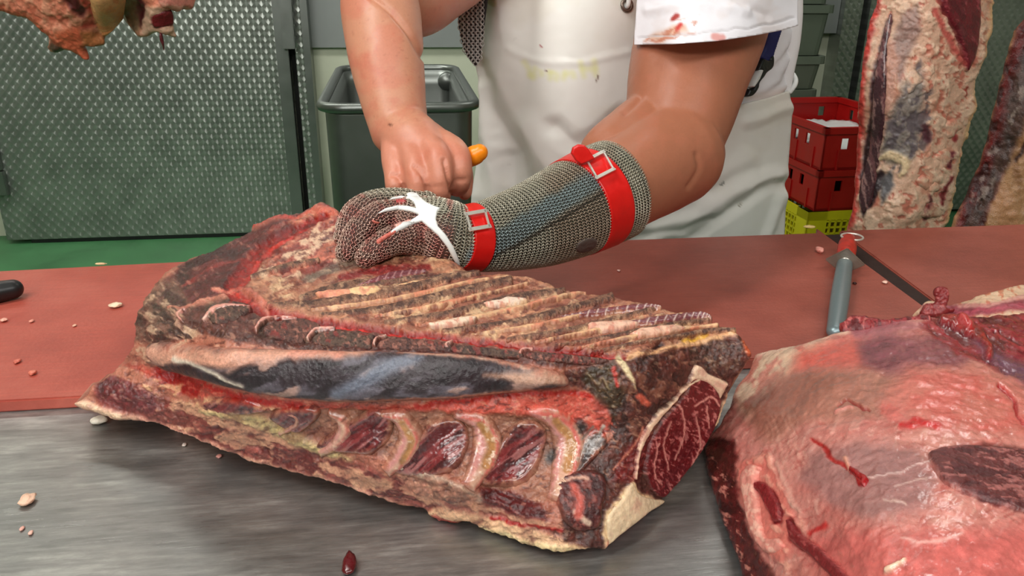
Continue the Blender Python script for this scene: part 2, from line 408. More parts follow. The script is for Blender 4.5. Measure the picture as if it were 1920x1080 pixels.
# ---------------------------------------------------------------- materials
def nmat(name):
    m = bpy.data.materials.new(name); m.use_nodes = True; nt = m.node_tree; b = nt.nodes['Principled BSDF']
    def N(t, **k):
        n = nt.nodes.new(t)
        for a, v in k.items():
            if a.startswith('i_'):
                key = a[2:]; key = int(key) if key.isdigit() else key.replace('_', ' ')
                n.inputs[key].default_value = v
            else: setattr(n, a, v)
        return n
    return m, nt, b, N
def ramp(N, stops):
    r = N('ShaderNodeValToRGB'); e = r.color_ramp.elements
    while len(e) > 1: e.remove(e[-1])
    e[0].position = stops[0][0]; e[0].color = stops[0][1]
    for p, c in stops[1:]:
        q = e.new(p); q.color = c
    return r
G = lambda v: (v, v, v, 1)
def meat_mat(name, rough=0.38, bump=0.35, sss=0.10, fine=520, wet=0.3, var=0.25, spec=0.5):
    m, nt, b, N = nmat(name); lk = nt.links.new
    at = N('ShaderNodeAttribute', attribute_name='Col'); geo = N('ShaderNodeNewGeometry')
    n1 = N('ShaderNodeTexNoise', i_Scale=fine, i_Detail=5.0, i_Roughness=0.65); n2 = N('ShaderNodeTexNoise', i_Scale=110.0, i_Detail=5.0, i_Roughness=0.7)
    vor = N('ShaderNodeTexVoronoi', i_Scale=fine * 0.6)
    for n in (n1, n2, vor): lk(geo.outputs['Position'], n.inputs['Vector'])
    r1 = ramp(N, [(0.25, G(1 - var * 1.3)), (0.5, G(1.0)), (0.75, G(1 + var))]); lk(n1.outputs[0], r1.inputs[0])
    mx = N('ShaderNodeMix', data_type='RGBA', blend_type='MULTIPLY', i_0=1.0); lk(at.outputs['Color'], mx.inputs[6]); lk(r1.outputs[0], mx.inputs[7])
    r2 = ramp(N, [(0.3, G(0.86)), (0.7, G(1.12))]); lk(n2.outputs[0], r2.inputs[0])
    mx2 = N('ShaderNodeMix', data_type='RGBA', blend_type='MULTIPLY', i_0=1.0); lk(mx.outputs[2], mx2.inputs[6]); lk(r2.outputs[0], mx2.inputs[7])
    lk(mx2.outputs[2], b.inputs['Base Color'])
    rr = N('ShaderNodeMapRange'); lk(n2.outputs[0], rr.inputs[0]); rr.inputs[1].default_value = 0.3; rr.inputs[2].default_value = 0.7; rr.inputs[3].default_value = rough - 0.14; rr.inputs[4].default_value = rough + 0.16
    lk(rr.outputs[0], b.inputs['Roughness'])
    ad = N('ShaderNodeMath', operation='ADD'); lk(n1.outputs[0], ad.inputs[0]); lk(vor.outputs['Distance'], ad.inputs[1])
    ad2 = N('ShaderNodeMath', operation='MULTIPLY_ADD'); lk(n2.outputs[0], ad2.inputs[0]); ad2.inputs[1].default_value = 2.0; lk(ad.outputs[0], ad2.inputs[2])
    bp = N('ShaderNodeBump', i_Strength=bump, i_Distance=0.0016); lk(ad2.outputs[0], bp.inputs['Height']); lk(bp.outputs[0], b.inputs['Normal'])
    b.inputs['Subsurface Weight'].default_value = sss; b.inputs['Subsurface Radius'].default_value = (1, 0.35, 0.25); b.inputs['Subsurface Scale'].default_value = 0.004
    b.inputs['Specular IOR Level'].default_value = spec
    b.inputs['Coat Weight'].default_value = wet * 0.5; b.inputs['Coat Roughness'].default_value = 0.22; lk(bp.outputs[0], b.inputs['Coat Normal'])
    return m
def simple(name, col, rough=0.5, metal=0.0, nscale=60, var=0.08, bump=0.05, bd=0.001, sss=0.0, attr=False, spec=0.5, rvar=0.08, coat=0.0):
    m, nt, b, N = nmat(name); lk = nt.links.new; geo = N('ShaderNodeNewGeometry')
    n1 = N('ShaderNodeTexNoise', i_Scale=float(nscale), i_Detail=5.0, i_Roughness=0.6); lk(geo.outputs['Position'], n1.inputs['Vector'])
    r1 = ramp(N, [(0.3, G(1 - var)), (0.7, G(1 + var))]); lk(n1.outputs[0], r1.inputs[0])
    mx = N('ShaderNodeMix', data_type='RGBA', blend_type='MULTIPLY', i_0=1.0); lk(r1.outputs[0], mx.inputs[7])
    if attr: at = N('ShaderNodeAttribute', attribute_name='Col'); lk(at.outputs['Color'], mx.inputs[6])
    else: mx.inputs[6].default_value = L4(col)
    lk(mx.outputs[2], b.inputs['Base Color']); b.inputs['Metallic'].default_value = metal
    rr = N('ShaderNodeMapRange'); lk(n1.outputs[0], rr.inputs[0]); rr.inputs[1].default_value = 0.3; rr.inputs[2].default_value = 0.7; rr.inputs[3].default_value = max(rough - rvar, 0.03); rr.inputs[4].default_value = rough + rvar; lk(rr.outputs[0], b.inputs['Roughness'])
    if bump: bp = N('ShaderNodeBump', i_Strength=bump, i_Distance=bd); lk(n1.outputs[0], bp.inputs['Height']); lk(bp.outputs[0], b.inputs['Normal'])
    if sss: b.inputs['Subsurface Weight'].default_value = sss; b.inputs['Subsurface Radius'].default_value = (1, 0.4, 0.25); b.inputs['Subsurface Scale'].default_value = 0.006
    b.inputs['Specular IOR Level'].default_value = spec; b.inputs['Coat Weight'].default_value = coat
    return m
def pearl_steel(name, cell=0.043, col=(160, 165, 158), strength=0.6, rough=0.32):
    """embossed steel: staggered rows of little cones"""
    m, nt, b, N = nmat(name); lk = nt.links.new; geo = N('ShaderNodeNewGeometry')
    sep = N('ShaderNodeSeparateXYZ'); lk(geo.outputs['Position'], sep.inputs[0])
    cmb = N('ShaderNodeCombineXYZ'); lk(sep.outputs[0], cmb.inputs[0]); lk(sep.outputs[2], cmb.inputs[1])
    ds = []
    for k, off in enumerate((0.0, 0.5)):
        mp = N('ShaderNodeVectorMath', operation='MULTIPLY_ADD'); lk(cmb.outputs[0], mp.inputs[0]); mp.inputs[1].default_value = (1 / cell, 0.86 / cell, 1); mp.inputs[2].default_value = (off, off, 0)
        fr = N('ShaderNodeVectorMath', operation='FRACTION'); lk(mp.outputs[0], fr.inputs[0])
        sb = N('ShaderNodeVectorMath', operation='SUBTRACT'); lk(fr.outputs[0], sb.inputs[0]); sb.inputs[1].default_value = (0.5, 0.5, 0)
        ln = N('ShaderNodeVectorMath', operation='LENGTH'); lk(sb.outputs[0], ln.inputs[0]); ds.append(ln)
    mn = N('ShaderNodeMath', operation='MINIMUM'); lk(ds[0].outputs['Value'], mn.inputs[0]); lk(ds[1].outputs['Value'], mn.inputs[1])
    bp = N('ShaderNodeBump', i_Strength=strength, i_Distance=cell * 0.22); lk(mn.outputs[0], bp.inputs['Height']); lk(bp.outputs[0], b.inputs['Normal'])
    cp = N('ShaderNodeMath', operation='LESS_THAN'); lk(ds[0].outputs['Value'], cp.inputs[0]); lk(ds[1].outputs['Value'], cp.inputs[1])
    mv = N('ShaderNodeMix', data_type='VECTOR'); lk(cp.outputs[0], mv.inputs[0]); lk(ds[1].inputs[0].links[0].from_socket, mv.inputs[4]); lk(ds[0].inputs[0].links[0].from_socket, mv.inputs[5])
    s2 = N('ShaderNodeSeparateXYZ'); lk(mv.outputs[1], s2.inputs[0]); c2 = N('ShaderNodeCombineXYZ'); lk(s2.outputs[0], c2.inputs[0]); lk(s2.outputs[1], c2.inputs[2]); nv = N('ShaderNodeVectorMath', operation='NORMALIZE'); lk(c2.outputs[0], nv.inputs[0])
    lk(nv.outputs[0], b.inputs['Tangent']); b.inputs['Anisotropic'].default_value = 0.75
    n1 = N('ShaderNodeTexNoise', i_Scale=9.0, i_Detail=6.0); lk(geo.outputs['Position'], n1.inputs['Vector'])
    r1 = ramp(N, [(0.3, L4([c * 0.86 for c in col])), (0.7, L4(col))]); lk(n1.outputs[0], r1.inputs[0]); lk(r1.outputs[0], b.inputs['Base Color'])
    b.inputs['Metallic'].default_value = 0.75; b.inputs['Roughness'].default_value = rough
    return m
def steel_table_mat():
    m, nt, b, N = nmat('scratched_table_steel'); lk = nt.links.new; geo = N('ShaderNodeNewGeometry')
    def nz(sx, sy, rot, sc, det=5.0, rg=0.6):
        mp = N('ShaderNodeMapping'); mp.inputs['Rotation'].default_value = (0, 0, R(rot)); mp.inputs['Scale'].default_value = (sx, sy, 1); lk(geo.outputs['Position'], mp.inputs[0])
        n = N('ShaderNodeTexNoise', i_Scale=float(sc), i_Detail=det, i_Roughness=rg); lk(mp.outputs[0], n.inputs['Vector']); return n
    a = nz(1, 9, 6, 26); c = nz(1, 30, -14, 34); d = nz(1, 1, 0, 14); e = nz(3, 60, 25, 20); g = nz(1, 3.2, 3, 9, 6, 0.7)
    r1 = ramp(N, [(0.42, L4((138, 138, 136))), (0.55, L4((156, 155, 152))), (0.66, L4((182, 181, 177)))]); lk(g.outputs[0], r1.inputs[0])
    r2 = ramp(N, [(0.3, G(0.80)), (0.7, G(1.15))]); lk(a.outputs[0], r2.inputs[0])
    mx = N('ShaderNodeMix', data_type='RGBA', blend_type='MULTIPLY', i_0=1.0); lk(r1.outputs[0], mx.inputs[6]); lk(r2.outputs[0], mx.inputs[7]); lk(mx.outputs[2], b.inputs['Base Color'])
    b.inputs['Metallic'].default_value = 0.80
    ad = N('ShaderNodeMath', operation='ADD'); lk(g.outputs[0], ad.inputs[0]); lk(c.outputs[0], ad.inputs[1])
    rr = N('ShaderNodeMapRange'); lk(ad.outputs[0], rr.inputs[0]); rr.inputs[1].default_value = 0.75; rr.inputs[2].default_value = 1.25; rr.inputs[3].default_value = 0.27; rr.inputs[4].default_value = 0.52; lk(rr.outputs[0], b.inputs['Roughness'])
    ad2 = N('ShaderNodeMath', operation='ADD'); lk(c.outputs[0], ad2.inputs[0]); lk(e.outputs[0], ad2.inputs[1])
    bp = N('ShaderNodeBump', i_Strength=0.12, i_Distance=0.0006); lk(ad2.outputs[0], bp.inputs['Height']); lk(bp.outputs[0], b.inputs['Normal'])
    return m
def board_mat(name, c0, c1, c2):
    m, nt, b, N = nmat(name); lk = nt.links.new; geo = N('ShaderNodeNewGeometry')
    n1 = N('ShaderNodeTexNoise', i_Scale=7.0, i_Detail=8.0, i_Roughness=0.65); n2 = N('ShaderNodeTexNoise', i_Scale=240.0, i_Detail=4.0)
    mp = N('ShaderNodeMapping'); mp.inputs['Scale'].default_value = (1, 14, 1); mp.inputs['Rotation'].default_value = (0, 0, R(-12)); lk(geo.outputs['Position'], mp.inputs[0])
    n3 = N('ShaderNodeTexNoise', i_Scale=22.0, i_Detail=7.0, i_Roughness=0.75); lk(mp.outputs[0], n3.inputs['Vector'])
    for n in (n1, n2): lk(geo.outputs['Position'], n.inputs['Vector'])
    r = ramp(N, [(0.3, L4(c0)), (0.5, L4(c1)), (0.72, L4(c2))]); lk(n1.outputs[0], r.inputs[0])
    r3 = ramp(N, [(0.35, G(0.88)), (0.55, G(1.0)), (0.72, G(1.18))]); lk(n3.outputs[0], r3.inputs[0])
    mx = N('ShaderNodeMix', data_type='RGBA', blend_type='MULTIPLY', i_0=1.0); lk(r.outputs[0], mx.inputs[6]); lk(r3.outputs[0], mx.inputs[7]); lk(mx.outputs[2], b.inputs['Base Color'])
    ad = N('ShaderNodeMath', operation='ADD'); lk(n2.outputs[0], ad.inputs[0]); lk(n3.outputs[0], ad.inputs[1])
    bp = N('ShaderNodeBump', i_Strength=0.35, i_Distance=0.0008); lk(ad.outputs[0], bp.inputs['Height']); lk(bp.outputs[0], b.inputs['Normal'])
    b.inputs['Roughness'].default_value = 0.42
    return m
M_MEAT = meat_mat('wet_raw_beef'); M_DRY = meat_mat('sawn_bone_and_dry_beef', 0.5, 0.6, 0.05, 700, 0.12, 0.38)
M_SHINY = meat_mat('glossy_membrane', 0.24, 0.12, 0.12, 260, 0.8, 0.12, 0.6); M_FAT = meat_mat('waxy_fat', 0.42, 0.3, 0.18, 300, 0.15, 0.12)
M_STEEL = pearl_steel('pearl_embossed_steel'); M_TABLE = steel_table_mat()
M_BOARD = board_mat('worn_red_plastic_board', (150, 62, 50), (172, 78, 64), (186, 96, 80)); M_BOARD2 = board_mat('worn_brown_red_plastic_board', (134, 62, 50), (154, 76, 62), (170, 90, 76))
M_PLAINST = simple('brushed_steel', (128, 132, 128), 0.36, 0.85, 14, 0.05, 0.02, rvar=0.03); M_CHROME = simple('chrome', (225, 218, 208), 0.32, 0.6, 60, 0.05, 0)
M_FLOOR = simple('green_resin_floor', (68, 122, 78), 0.5, 0, 5, 0.16, 0.1, 0.002); M_PALE = simple('pale_green_wall_paint', (196, 200, 178), 0.6, 0, 8, 0.03, 0.02)
M_GREYW = simple('grey_wall_panel', (132, 136, 134), 0.5, 0, 12, 0.03, 0.02); M_CEIL = simple('white_ceiling', (210, 212, 205), 0.7, 0, 8, 0.02, 0)
M_BLACK = simple('black_plastic', (24, 24, 25), 0.4, 0, 40, 0.1, 0.02); M_DARK = simple('dark_gap', (22, 22, 20), 0.8, 0, 40, 0.1, 0)
M_RED = simple('red_strap_plastic', (212, 20, 16), 0.35, 0, 90, 0.10, 0.05, 0.0005, spec=0.5); M_WHITE = simple('white_rubber', (226, 228, 226), 0.45, 0, 90, 0.04, 0.04)
M_CRATE = simple('red_crate_plastic', (160, 14, 11), 0.4, 0, 12, 0.1, 0.02); M_YEL = simple('yellow_crate_plastic', (206, 196, 20), 0.4, 0, 12, 0.08, 0.02)
M_TUB = simple('grey_green_tub_plastic', (82, 92, 78), 0.5, 0, 12, 0.06, 0.02); M_ORANGE = simple('orange_handle_plastic', (250, 140, 10), 0.35, 0, 50, 0.05, 0.03)
M_SKIN = simple('skin', (0, 0, 0), 0.42, 0, 420, 0.05, 0.12, 0.0006, sss=0.12, attr=True, spec=0.45)
M_CLOTH = simple('white_cotton', (0, 0, 0), 0.85, 0, 900, 0.02, 0.10, 0.0004, attr=True, spec=0.2); M_APRON = simple('white_coated_apron', (0, 0, 0), 0.35, 0, 30, 0.012, 0.03, 0.0008, attr=True, spec=0.4)
M_MAILB = simple('dark_mail_lining', (0, 0, 0), 0.6, 0.25, 700, 0.2, 0.2, 0.0006, attr=True); M_RING = simple('steel_rings', (0, 0, 0), 0.34, 0.85, 300, 0.12, 0, attr=True)
M_NAVY = simple('navy_webbing', (30, 34, 92), 0.7, 0, 800, 0.15, 0.1)
M_LABELG = simple('grey_sharpening_steel', (132, 148, 152), 0.38, 0.55, 200, 0.04, 0.04)
# ================================================================ the setting
YW = 3.95
def bx(name, mat, lo, hi, parent=None, bev=0.0, kind='structure', label=None):
    o = boxobj(name, mat, lo, hi, parent, bev)
    if parent is None: tag(o, label, None, None, kind)
    return o
bx('floor', M_FLOOR, (-4.5, -3.5, -0.05), (4.5, YW + 0.3, 0.0), label='green resin floor of the cutting room')
bx('ceiling', M_CEIL, (-4.5, -3.5, 2.95), (4.5, YW + 0.3, 3.0), label='white ceiling')
bx('wall_back', M_PALE, (-4.5, YW, 0), (4.5, YW + 0.1, 2.95), label='pale green painted back wall')
bx('wall_left', M_PALE, (-4.6, -3.5, 0), (-4.5, YW, 2.95), label='pale wall beyond the left edge')
bx('wall_right', M_PALE, (4.5, -3.5, 0), (4.6, YW, 2.95), label='pale wall beyond the right edge')
bx('wall_front', M_PALE, (-4.5, -3.6, 0), (4.5, -3.5, 2.95), label='pale wall behind the viewer')
# grey panel above the pale wall strip
p0 = PY(575, 89, YW - 0.02); p1 = PY(1480, 40, YW - 0.02)
bx('trim_1', M_GREYW, (p0[0], YW - 0.03, p0[2]), (1.6, YW, 2.95), label='grey wall panel above the pale strip')
# sliding cold-room door, left
dl = PY(8, 430, YW - 0.14); dr = PY(567, 398, YW - 0.14); zdoor = 0.02
door = empty('door_1', (0.5 * (dl[0] + dr[0]), YW - 0.12, 0)); tag(door, 'sliding cold room door of pearl-embossed steel', None, None, 'structure')
boxobj('door_leaf', M_STEEL, (dl[0] + 0.0, YW - 0.14, zdoor), (dr[0], YW - 0.06, 2.5), door, 0.004)
ed = boxobj('edge_strip', M_PLAINST, (dr[0] - 0.05, YW - 0.147, zdoor), (dr[0] + 0.004, YW - 0.139, 2.5), door, 0.002)
hg = PY(552, 30, YW - 0.17); h2 = PY(546, 92, YW - 0.17)
hgo = boxobj('guide_bracket', M_PLAINST, (h2[0] - 0.035, YW - 0.175, h2[2]), (h2[0] + 0.018, YW - 0.148, 2.4), door, 0.003)
q0 = PY(17, 366, YW - 0.16); boxobj('floor_guide', M_PLAINST, (q0[0] - 0.12, YW - 0.17, q0[2]), (q0[0], YW - 0.142, q0[2] + 0.11), door, 0.003)
boxobj('seal', M_BLACK, (dl[0] + 0.1, YW - 0.13, 0.002), (dr[0], YW - 0.075, 0.02), door)
boxobj('side_handle', M_PLAINST, (q0[0] - 0.12, YW - 0.165, q0[2] + 0.115), (q0[0] - 0.004, YW - 0.142, q0[2] + 0.36), door, 0.003)
# steel jamb right of the door
jl = PY(553, 0, YW - 0.10)[0]; j2 = PY(600, 330, YW - 0.10)[0]
bx('trim_2', M_STEEL, (dr[0] + 0.03, YW - 0.11, 0), (j2 - 0.02, YW - 0.001, 2.95), label='steel door jamb beside the sliding door')
bx('trim_3', M_PLAINST, (j2 - 0.025, YW - 0.125, 0), (j2 + 0.005, YW - 0.001, 2.95), label='narrow steel edge strip of the jamb')
bx('trim_4', M_DARK, (dr[0] + 0.004, YW - 0.06, 0), (dr[0] + 0.03, YW - 0.001, 2.95), label='dark gap between door and jamb')
# right-hand steel door frame and panel wall
rj0 = PY(1575, 60, YW - 0.10)[0]; rj1 = PY(1608, 60, YW - 0.10)[0]; rj2 = PY(1620, 60, YW - 0.10)[0]
bx('trim_5', M_STEEL, (rj0, YW - 0.11, 0), (rj1, YW - 0.001, 2.95), label='steel jamb behind the red crates')
bx('trim_6', M_DARK, (rj1, YW - 0.05, 0), (rj2, YW - 0.001, 2.95), label='dark gap beside the right jamb')
bx('door_2', M_STEEL, (rj2, YW - 0.12, 0.02), (4.2, YW - 0.02, 2.5), label='pearl-embossed steel door behind the hanging sides')
gp = PY(1578, 62, YW - 0.06)
bx('trim_7', M_GREYW, (gp[0] - 0.24, YW - 0.07, gp[2]), (rj0 - 0.002, YW - 0.031, 2.95), label='grey metal plate beside the right jamb')

# ================================================================ table and boards
YBK = float(Pz(1300, 446, 0)[1])          # back edge of the boards
YFR = float(Pz(80, 747, 0)[1])            # front edge
tb = empty('work_table', (0, 0.6, 0), 'long stainless steel butcher table under the red boards', 'table')
boxobj('table_top', M_TABLE, (-2.2, -0.15, ZS - 0.03), (2.2, YBK + 0.0, ZS), tb, 0.004)
for lx in (-2.1, 0.0, 2.1):
    for ly in (-0.08, YBK - 0.1): boxobj('leg', M_PLAINST, (lx - 0.025, ly - 0.025, 0), (lx + 0.025, ly + 0.025, ZS - 0.03), tb, 0.004)
boxobj('lower_shelf', M_PLAINST, (-2.1, -0.1, 0.22), (2.1, YBK - 0.1, 0.24), tb, 0.004)
def board(name, pts, mat, label):
    bm = bmesh.new(); prism(bm, [(float(p[0]), float(p[1])) for p in pts], ZS + 0.0002, ZB)
    bmesh.ops.bevel(bm, geom=bm.edges[:], offset=0.0015, segments=2, affect='EDGES')
    return tag(finish(bm, name, mat), label, 'cutting board', 'red cutting boards')
g0 = Pz(1531, 427, 0); g1 = Pz(1727, 570, 0); g2 = Pz(1556, 428, 0); g3 = Pz(1738, 558, 0)
lb0 = Pz(0, 508, 0); lb1 = Pz(350, 490, 0); lsl = (lb1 - lb0) / (lb1 - lb0)[0]
gd = (g1 - g0) / (g1 - g0)[1]; gx = g1 + gd * (YFR - g1[1]); gd2 = (g3 - g2) / (g3 - g2)[1]; gx2 = g3 + gd2 * (YFR - g3[1]); gb2 = g2 + gd2 * (YBK + 0.01 - g2[1])
sp = float(Pz(820, 700, 0)[0])
board('cutting_board', [(-2.0, YFR), (sp, YFR), (sp, (lb0 + lsl * (sp - lb0[0]))[1]), (-2.0, (lb0 + lsl * (-2.0 - lb0[0]))[1])], M_BOARD, 'salmon-red worn plastic cutting board on the left, in front of the green floor')
board('cutting_board', [(sp + 0.001, YFR), (gx[0], YFR), (g0[0], g0[1]), (g0[0] - 0.012, YBK), (sp + 0.001, YBK)], M_BOARD2, 'brown-red plastic cutting board under the gloved arm, with the slanted end')
board('cutting_board', [(gx2[0], YFR), (2.0, YFR), (2.0, YBK + 0.01), (gb2[0] + 0.01, YBK + 0.01)], M_BOARD2, 'brown-red plastic cutting board right of the slanted gap, before the hanging sides')

boxobj('gap_shade_fill', simple('gap_shade_and_dirt', (46, 24, 18), 0.8), (0.3, YFR + 0.02, ZS + 0.0003), (0.31, YFR + 0.03, ZS + 0.001), tb)  # dark fill painting in the shade and dirt of the gap between boards
js = bpy.data.objects['gap_shade_fill']; bm = bmesh.new(); ja = g1 - gd * 0.13; prism(bm, [(gx[0] + 0.0005, YFR), (gx2[0] - 0.0005, YFR), (gb2[0] + 0.008, YBK - 0.002), (g0[0], YBK - 0.002)], ZS + 0.0002, ZB - 0.002); bm.transform(js.matrix_parent_inverse.inverted() @ Matrix.Identity(4)); bm.transform(js.matrix_parent_inverse); bm.to_mesh(js.data); bm.free()
# ================================================================ meat bin behind
binp = empty('meat_bin', PY(740, 200, 2.0) * np.array([1, 1, 0]), 'tall stainless steel meat bin with rounded rolled rim behind the butcher', 'bin')
def round_rect(x0, y0, x1, y1, r, n=6):
    out = []
    for cx, cy, a0 in ((x1 - r, y1 - r, 0), (x0 + r, y1 - r, 90), (x0 + r, y0 + r, 180), (x1 - r, y0 + r, 270)):
        for k in range(n + 1):
            a = R(a0 + 90 * k / n); out.append((cx + r * math.cos(a), cy + r * math.sin(a)))
    return out
YB0 = 1.95
bz = float(PY(740, 204, YB0)[2]); bxl = float(PY(588, 205, YB0)[0]); bxr = float(PY(905, 200, YB0)[0]); 
db = dirs(660, 128); YB1 = float(db[1] * (bz - CAMZ) / db[2])
def loft_loops(loops, faces_close=True):
    bm = bmesh.new(); rows = [[bm.verts.new(p) for p in lp] for lp in loops]; n = len(rows[0])
    for a, b in zip(rows, rows[1:]):
        for i in range(n): bm.faces.new((a[i], a[(i + 1) % n], b[(i + 1) % n], b[i]))
    if faces_close: bm.faces.new(rows[-1])
    return bm
def lp(inset, z, taper=0.0): return [(x, y, z) for x, y in round_rect(bxl + inset, YB0 + inset, bxr - inset, YB1 - inset, max(0.07 - inset, 0.02))]
bm = loft_loops([lp(0.03, 0.05), lp(0.02, bz - 0.02), lp(0.02, bz - 0.004), lp(0.028, bz - 0.004), lp(0.035, bz - 0.05), lp(0.045, 0.12)])
b0 = finish(bm, 'bin_wall', M_PLAINST, binp, True)
rimp = [(x, y, bz) for x, y in round_rect(bxl + 0.012, YB0 + 0.012, bxr - 0.012, YB1 - 0.012, 0.06)]
def ring_tube(bm, pts, r, n=8):
    pts = [Vector(p) for p in pts]; m = len(pts); rows = []
    for i in range(m):
        t = (pts[(i + 1) % m] - pts[i - 1]).normalized(); a = t.cross(Vector((0, 0, 1))).normalized(); b = a.cross(t)
        rows.append([bm.verts.new(pts[i] + a * r * math.cos(k / n * 2 * math.pi) + b * r * math.sin(k / n * 2 * math.pi)) for k in range(n)])
    for i in range(m):
        a, b = rows[i], rows[(i + 1) % m]
        for k in range(n): bm.faces.new((a[k], a[(k + 1) % n], b[(k + 1) % n], b[k]))
bm = bmesh.new(); ring_tube(bm, rimp, 0.013); finish(bm, 'rim', M_PLAINST, binp, True)
bm = bmesh.new(); dc = PY(838, 153, YB1 - 0.06); bmesh.ops.create_cone(bm, cap_ends=True, segments=24, radius1=0.03, radius2=0.027, depth=0.012, matrix=Matrix.Translation(V(dc)) @ Matrix.Rotation(R(90), 4, 'X')); finish(bm, 'plug_disc', M_PLAINST, binp, True)
for cxx in (bxl + 0.12, bxr - 0.12):
    for cyy in (YB0 + 0.12, YB1 - 0.12):
        bm = bmesh.new(); bmesh.ops.create_cone(bm, cap_ends=True, segments=20, radius1=0.035, radius2=0.035, depth=0.025, matrix=Matrix.Translation((cxx, cyy, 0.035)) @ Matrix.Rotation(R(90), 4, 'Y')); finish(bm, 'castor', M_BLACK, binp, True)

# ================================================================ crates and tubs behind, right
def crate(name, corner, lx, ly, h, rz, mat, label, group, lattice=False, holes=True):
    """corner = near corner (x,y,z bottom); walls with rim, ribs and grip holes"""
    e = empty(name, corner, label, 'crate', group, rz)
    M4 = Matrix.Translation(V(corner)) @ Matrix.Rotation(rz, 4, 'Z'); t = 0.006
    def part(nm, boxes, m=mat):
        bm = bmesh.new()
        for lo, hi in boxes:
            add_box(bm, *[(a + b) / 2 for a, b in zip(lo, hi)], *[abs(b - a) for a, b in zip(lo, hi)])
        bm.transform(M4); return finish(bm, nm, m, e)
    def wall(axis, at):
        L = lx if axis == 'x' else ly; out = []
        def bxs(u0, u1, z0, z1, tt=t, o=0):
            return ((u0, at - o, z0), (u1, at + tt, z1)) if axis == 'x' else ((at - o, u0, z0), (at + tt, u1, z1))
        if lattice:
            out.append(bxs(0, L, 0, 0.02)); out.append(bxs(0, L, h - 0.03, h)); out.append(bxs(0, 0.07, 0, h)); out.append(bxs(L - 0.07, L, 0, h))
            u = 0.08
            while u < L - 0.07: out.append(bxs(u, u + 0.006, 0.02, h - 0.03)); u += 0.021
            z = 0.035
            while z < h - 0.03: out.append(bxs(0.07, L - 0.07, z, z + 0.006)); z += 0.021
        else:
            zt = h - 0.035; hz = zt - 0.035
            out.append(bxs(0, L, 0, hz))
            gs = [0.0, 0.09, 0.115, 0.165, 0.19, L - 0.19, L - 0.165, L - 0.115, L - 0.09, L] if L > 0.5 else [0, 0.06, 0.085, L - 0.085, L - 0.06, L]
            for k in range(0, len(gs), 2): out.append(bxs(gs[k], gs[k + 1], hz, zt))
            out.append(bxs(0, L, zt, h)); out.append(bxs(-0.006, L + 0.006, h - 0.02, h, t + 0.006, 0.006) if True else None)
            k = 0.05
            while k < L: out.append(bxs(k, k + 0.006, 0.0, hz, t + 0.004, 0.004)); k += 0.11
        return out
    part('side_wall', wall('x', 0)); part('side_wall', wall('x', ly - t)); part('end_wall', wall('y', 0)); part('end_wall', wall('y', lx - t))
    part('base', [((0, 0, 0), (lx, ly, 0.008))])
    return e
YC = 2.35
cz_top = float(PY(1552, 240, YC)[2]); cz_mid = float(PY(1545, 318, YC)[2]); cz_low = float(PY(1535, 396, YC)[2])
cc = PY(1550, 240, YC); rzc = R(-2)
hh = (cz_top - cz_low) / 2
YC0 = YC
crate('plastic_crate', (cc[0], YC, cz_low + hh), 0.40, 0.60, hh, R(2), M_CRATE, 'bright red plastic crate on top of the stack, with grip holes', 'stacked plastic crates')
crate('plastic_crate', (cc[0], YC, cz_low), 0.40, 0.60, hh - 0.001, R(2), M_CRATE, 'dark red plastic crate in the middle, above the yellow one', 'stacked plastic crates')
crate('plastic_crate', (cc[0] - 0.02, YC - 0.005, cz_low - 0.20), 0.44, 0.62, 0.199, R(2), M_YEL, 'yellow lattice plastic crate at the bottom of the stack', 'stacked plastic crates', True)
dol = empty('crate_dolly', (cc[0], YC, 0), 'low grey plastic dolly carrying the crate stack', 'dolly')
boxobj('deck', M_TUB, (cc[0] - 0.03, YC - 0.01, 0.1), (cc[0] + 0.43, YC + 0.62, cz_low - 0.2005), dol, 0.01)
for a in (0.03, 0.36):
    for b_ in (0.06, 0.55):
        bm = bmesh.new(); bmesh.ops.create_cone(bm, cap_ends=True, segments=16, radius1=0.05, radius2=0.05, depth=0.03, matrix=Matrix.Translation((cc[0] + a, YC + b_, 0.05)) @ Matrix.Rotation(R(90), 4, 'Y')); finish(bm, 'castor', M_BLACK, dol, True)
bm = bmesh.new(); liner = Pz(1580, 235, 0) * 0 + PY(1585, 237, YC + 0.1)
bmesh.ops.create_grid(bm, x_segments=20, y_segments=20, size=0.5)
for v in bm.verts:
    v.co.x *= 0.34; v.co.y *= 0.5; v.co.z = 0.012 * float(fbm2(np.array([v.co.x * 30]), np.array([v.co.y * 30]), 3, 4)[0])
bmesh.ops.translate(bm, vec=(cc[0] + 0.2, YC + 0.3, cz_top - 0.075), verts=bm.verts)
r_ = bmesh.ops.solidify(bm, geom=bm.faces[:], thickness=0.01)
for i_, o in enumerate([finish(bm, 'plastic_liner', M_WHITE, None, True)]): tag(o, 'white plastic liner sheet lying in the top red crate', 'liner')
# grey-green tubs
def tub(zt, zb_, x0, x1, y0, label, inset=0.012):
    e = empty('storage_tub', (0.5 * (x0 + x1), y0 + 0.3, zb_), label, 'tub', 'grey-green tubs behind the butcher')
    bm = bmesh.new(); zi = 0.018; y1 = y0 + 0.55
    def L_(i, z): return [(x, y, z) for x, y in round_rect(x0 + i, y0 + i, x1 - i, y1 - i, 0.03, 3)]
    bm = loft_loops([L_(inset + 0.012, zb_), L_(inset, zt - 0.03), L_(inset + 0.006, zt - 0.02), L_(inset + 0.02, zb_ + 0.02)]); finish(bm, 'tub_wall', M_TUB, e)
    bm = loft_loops([L_(inset + 0.004, zt - 0.032), L_(0, zt - 0.03), L_(0, zt - 0.001), L_(inset + 0.004, zt - 0.0011)], False); finish(bm, 'rim', M_TUB, e)
YT = 3.0
tx1 = float(PY(1553, 108, YT)[0]); tx0 = tx1 - 0.64
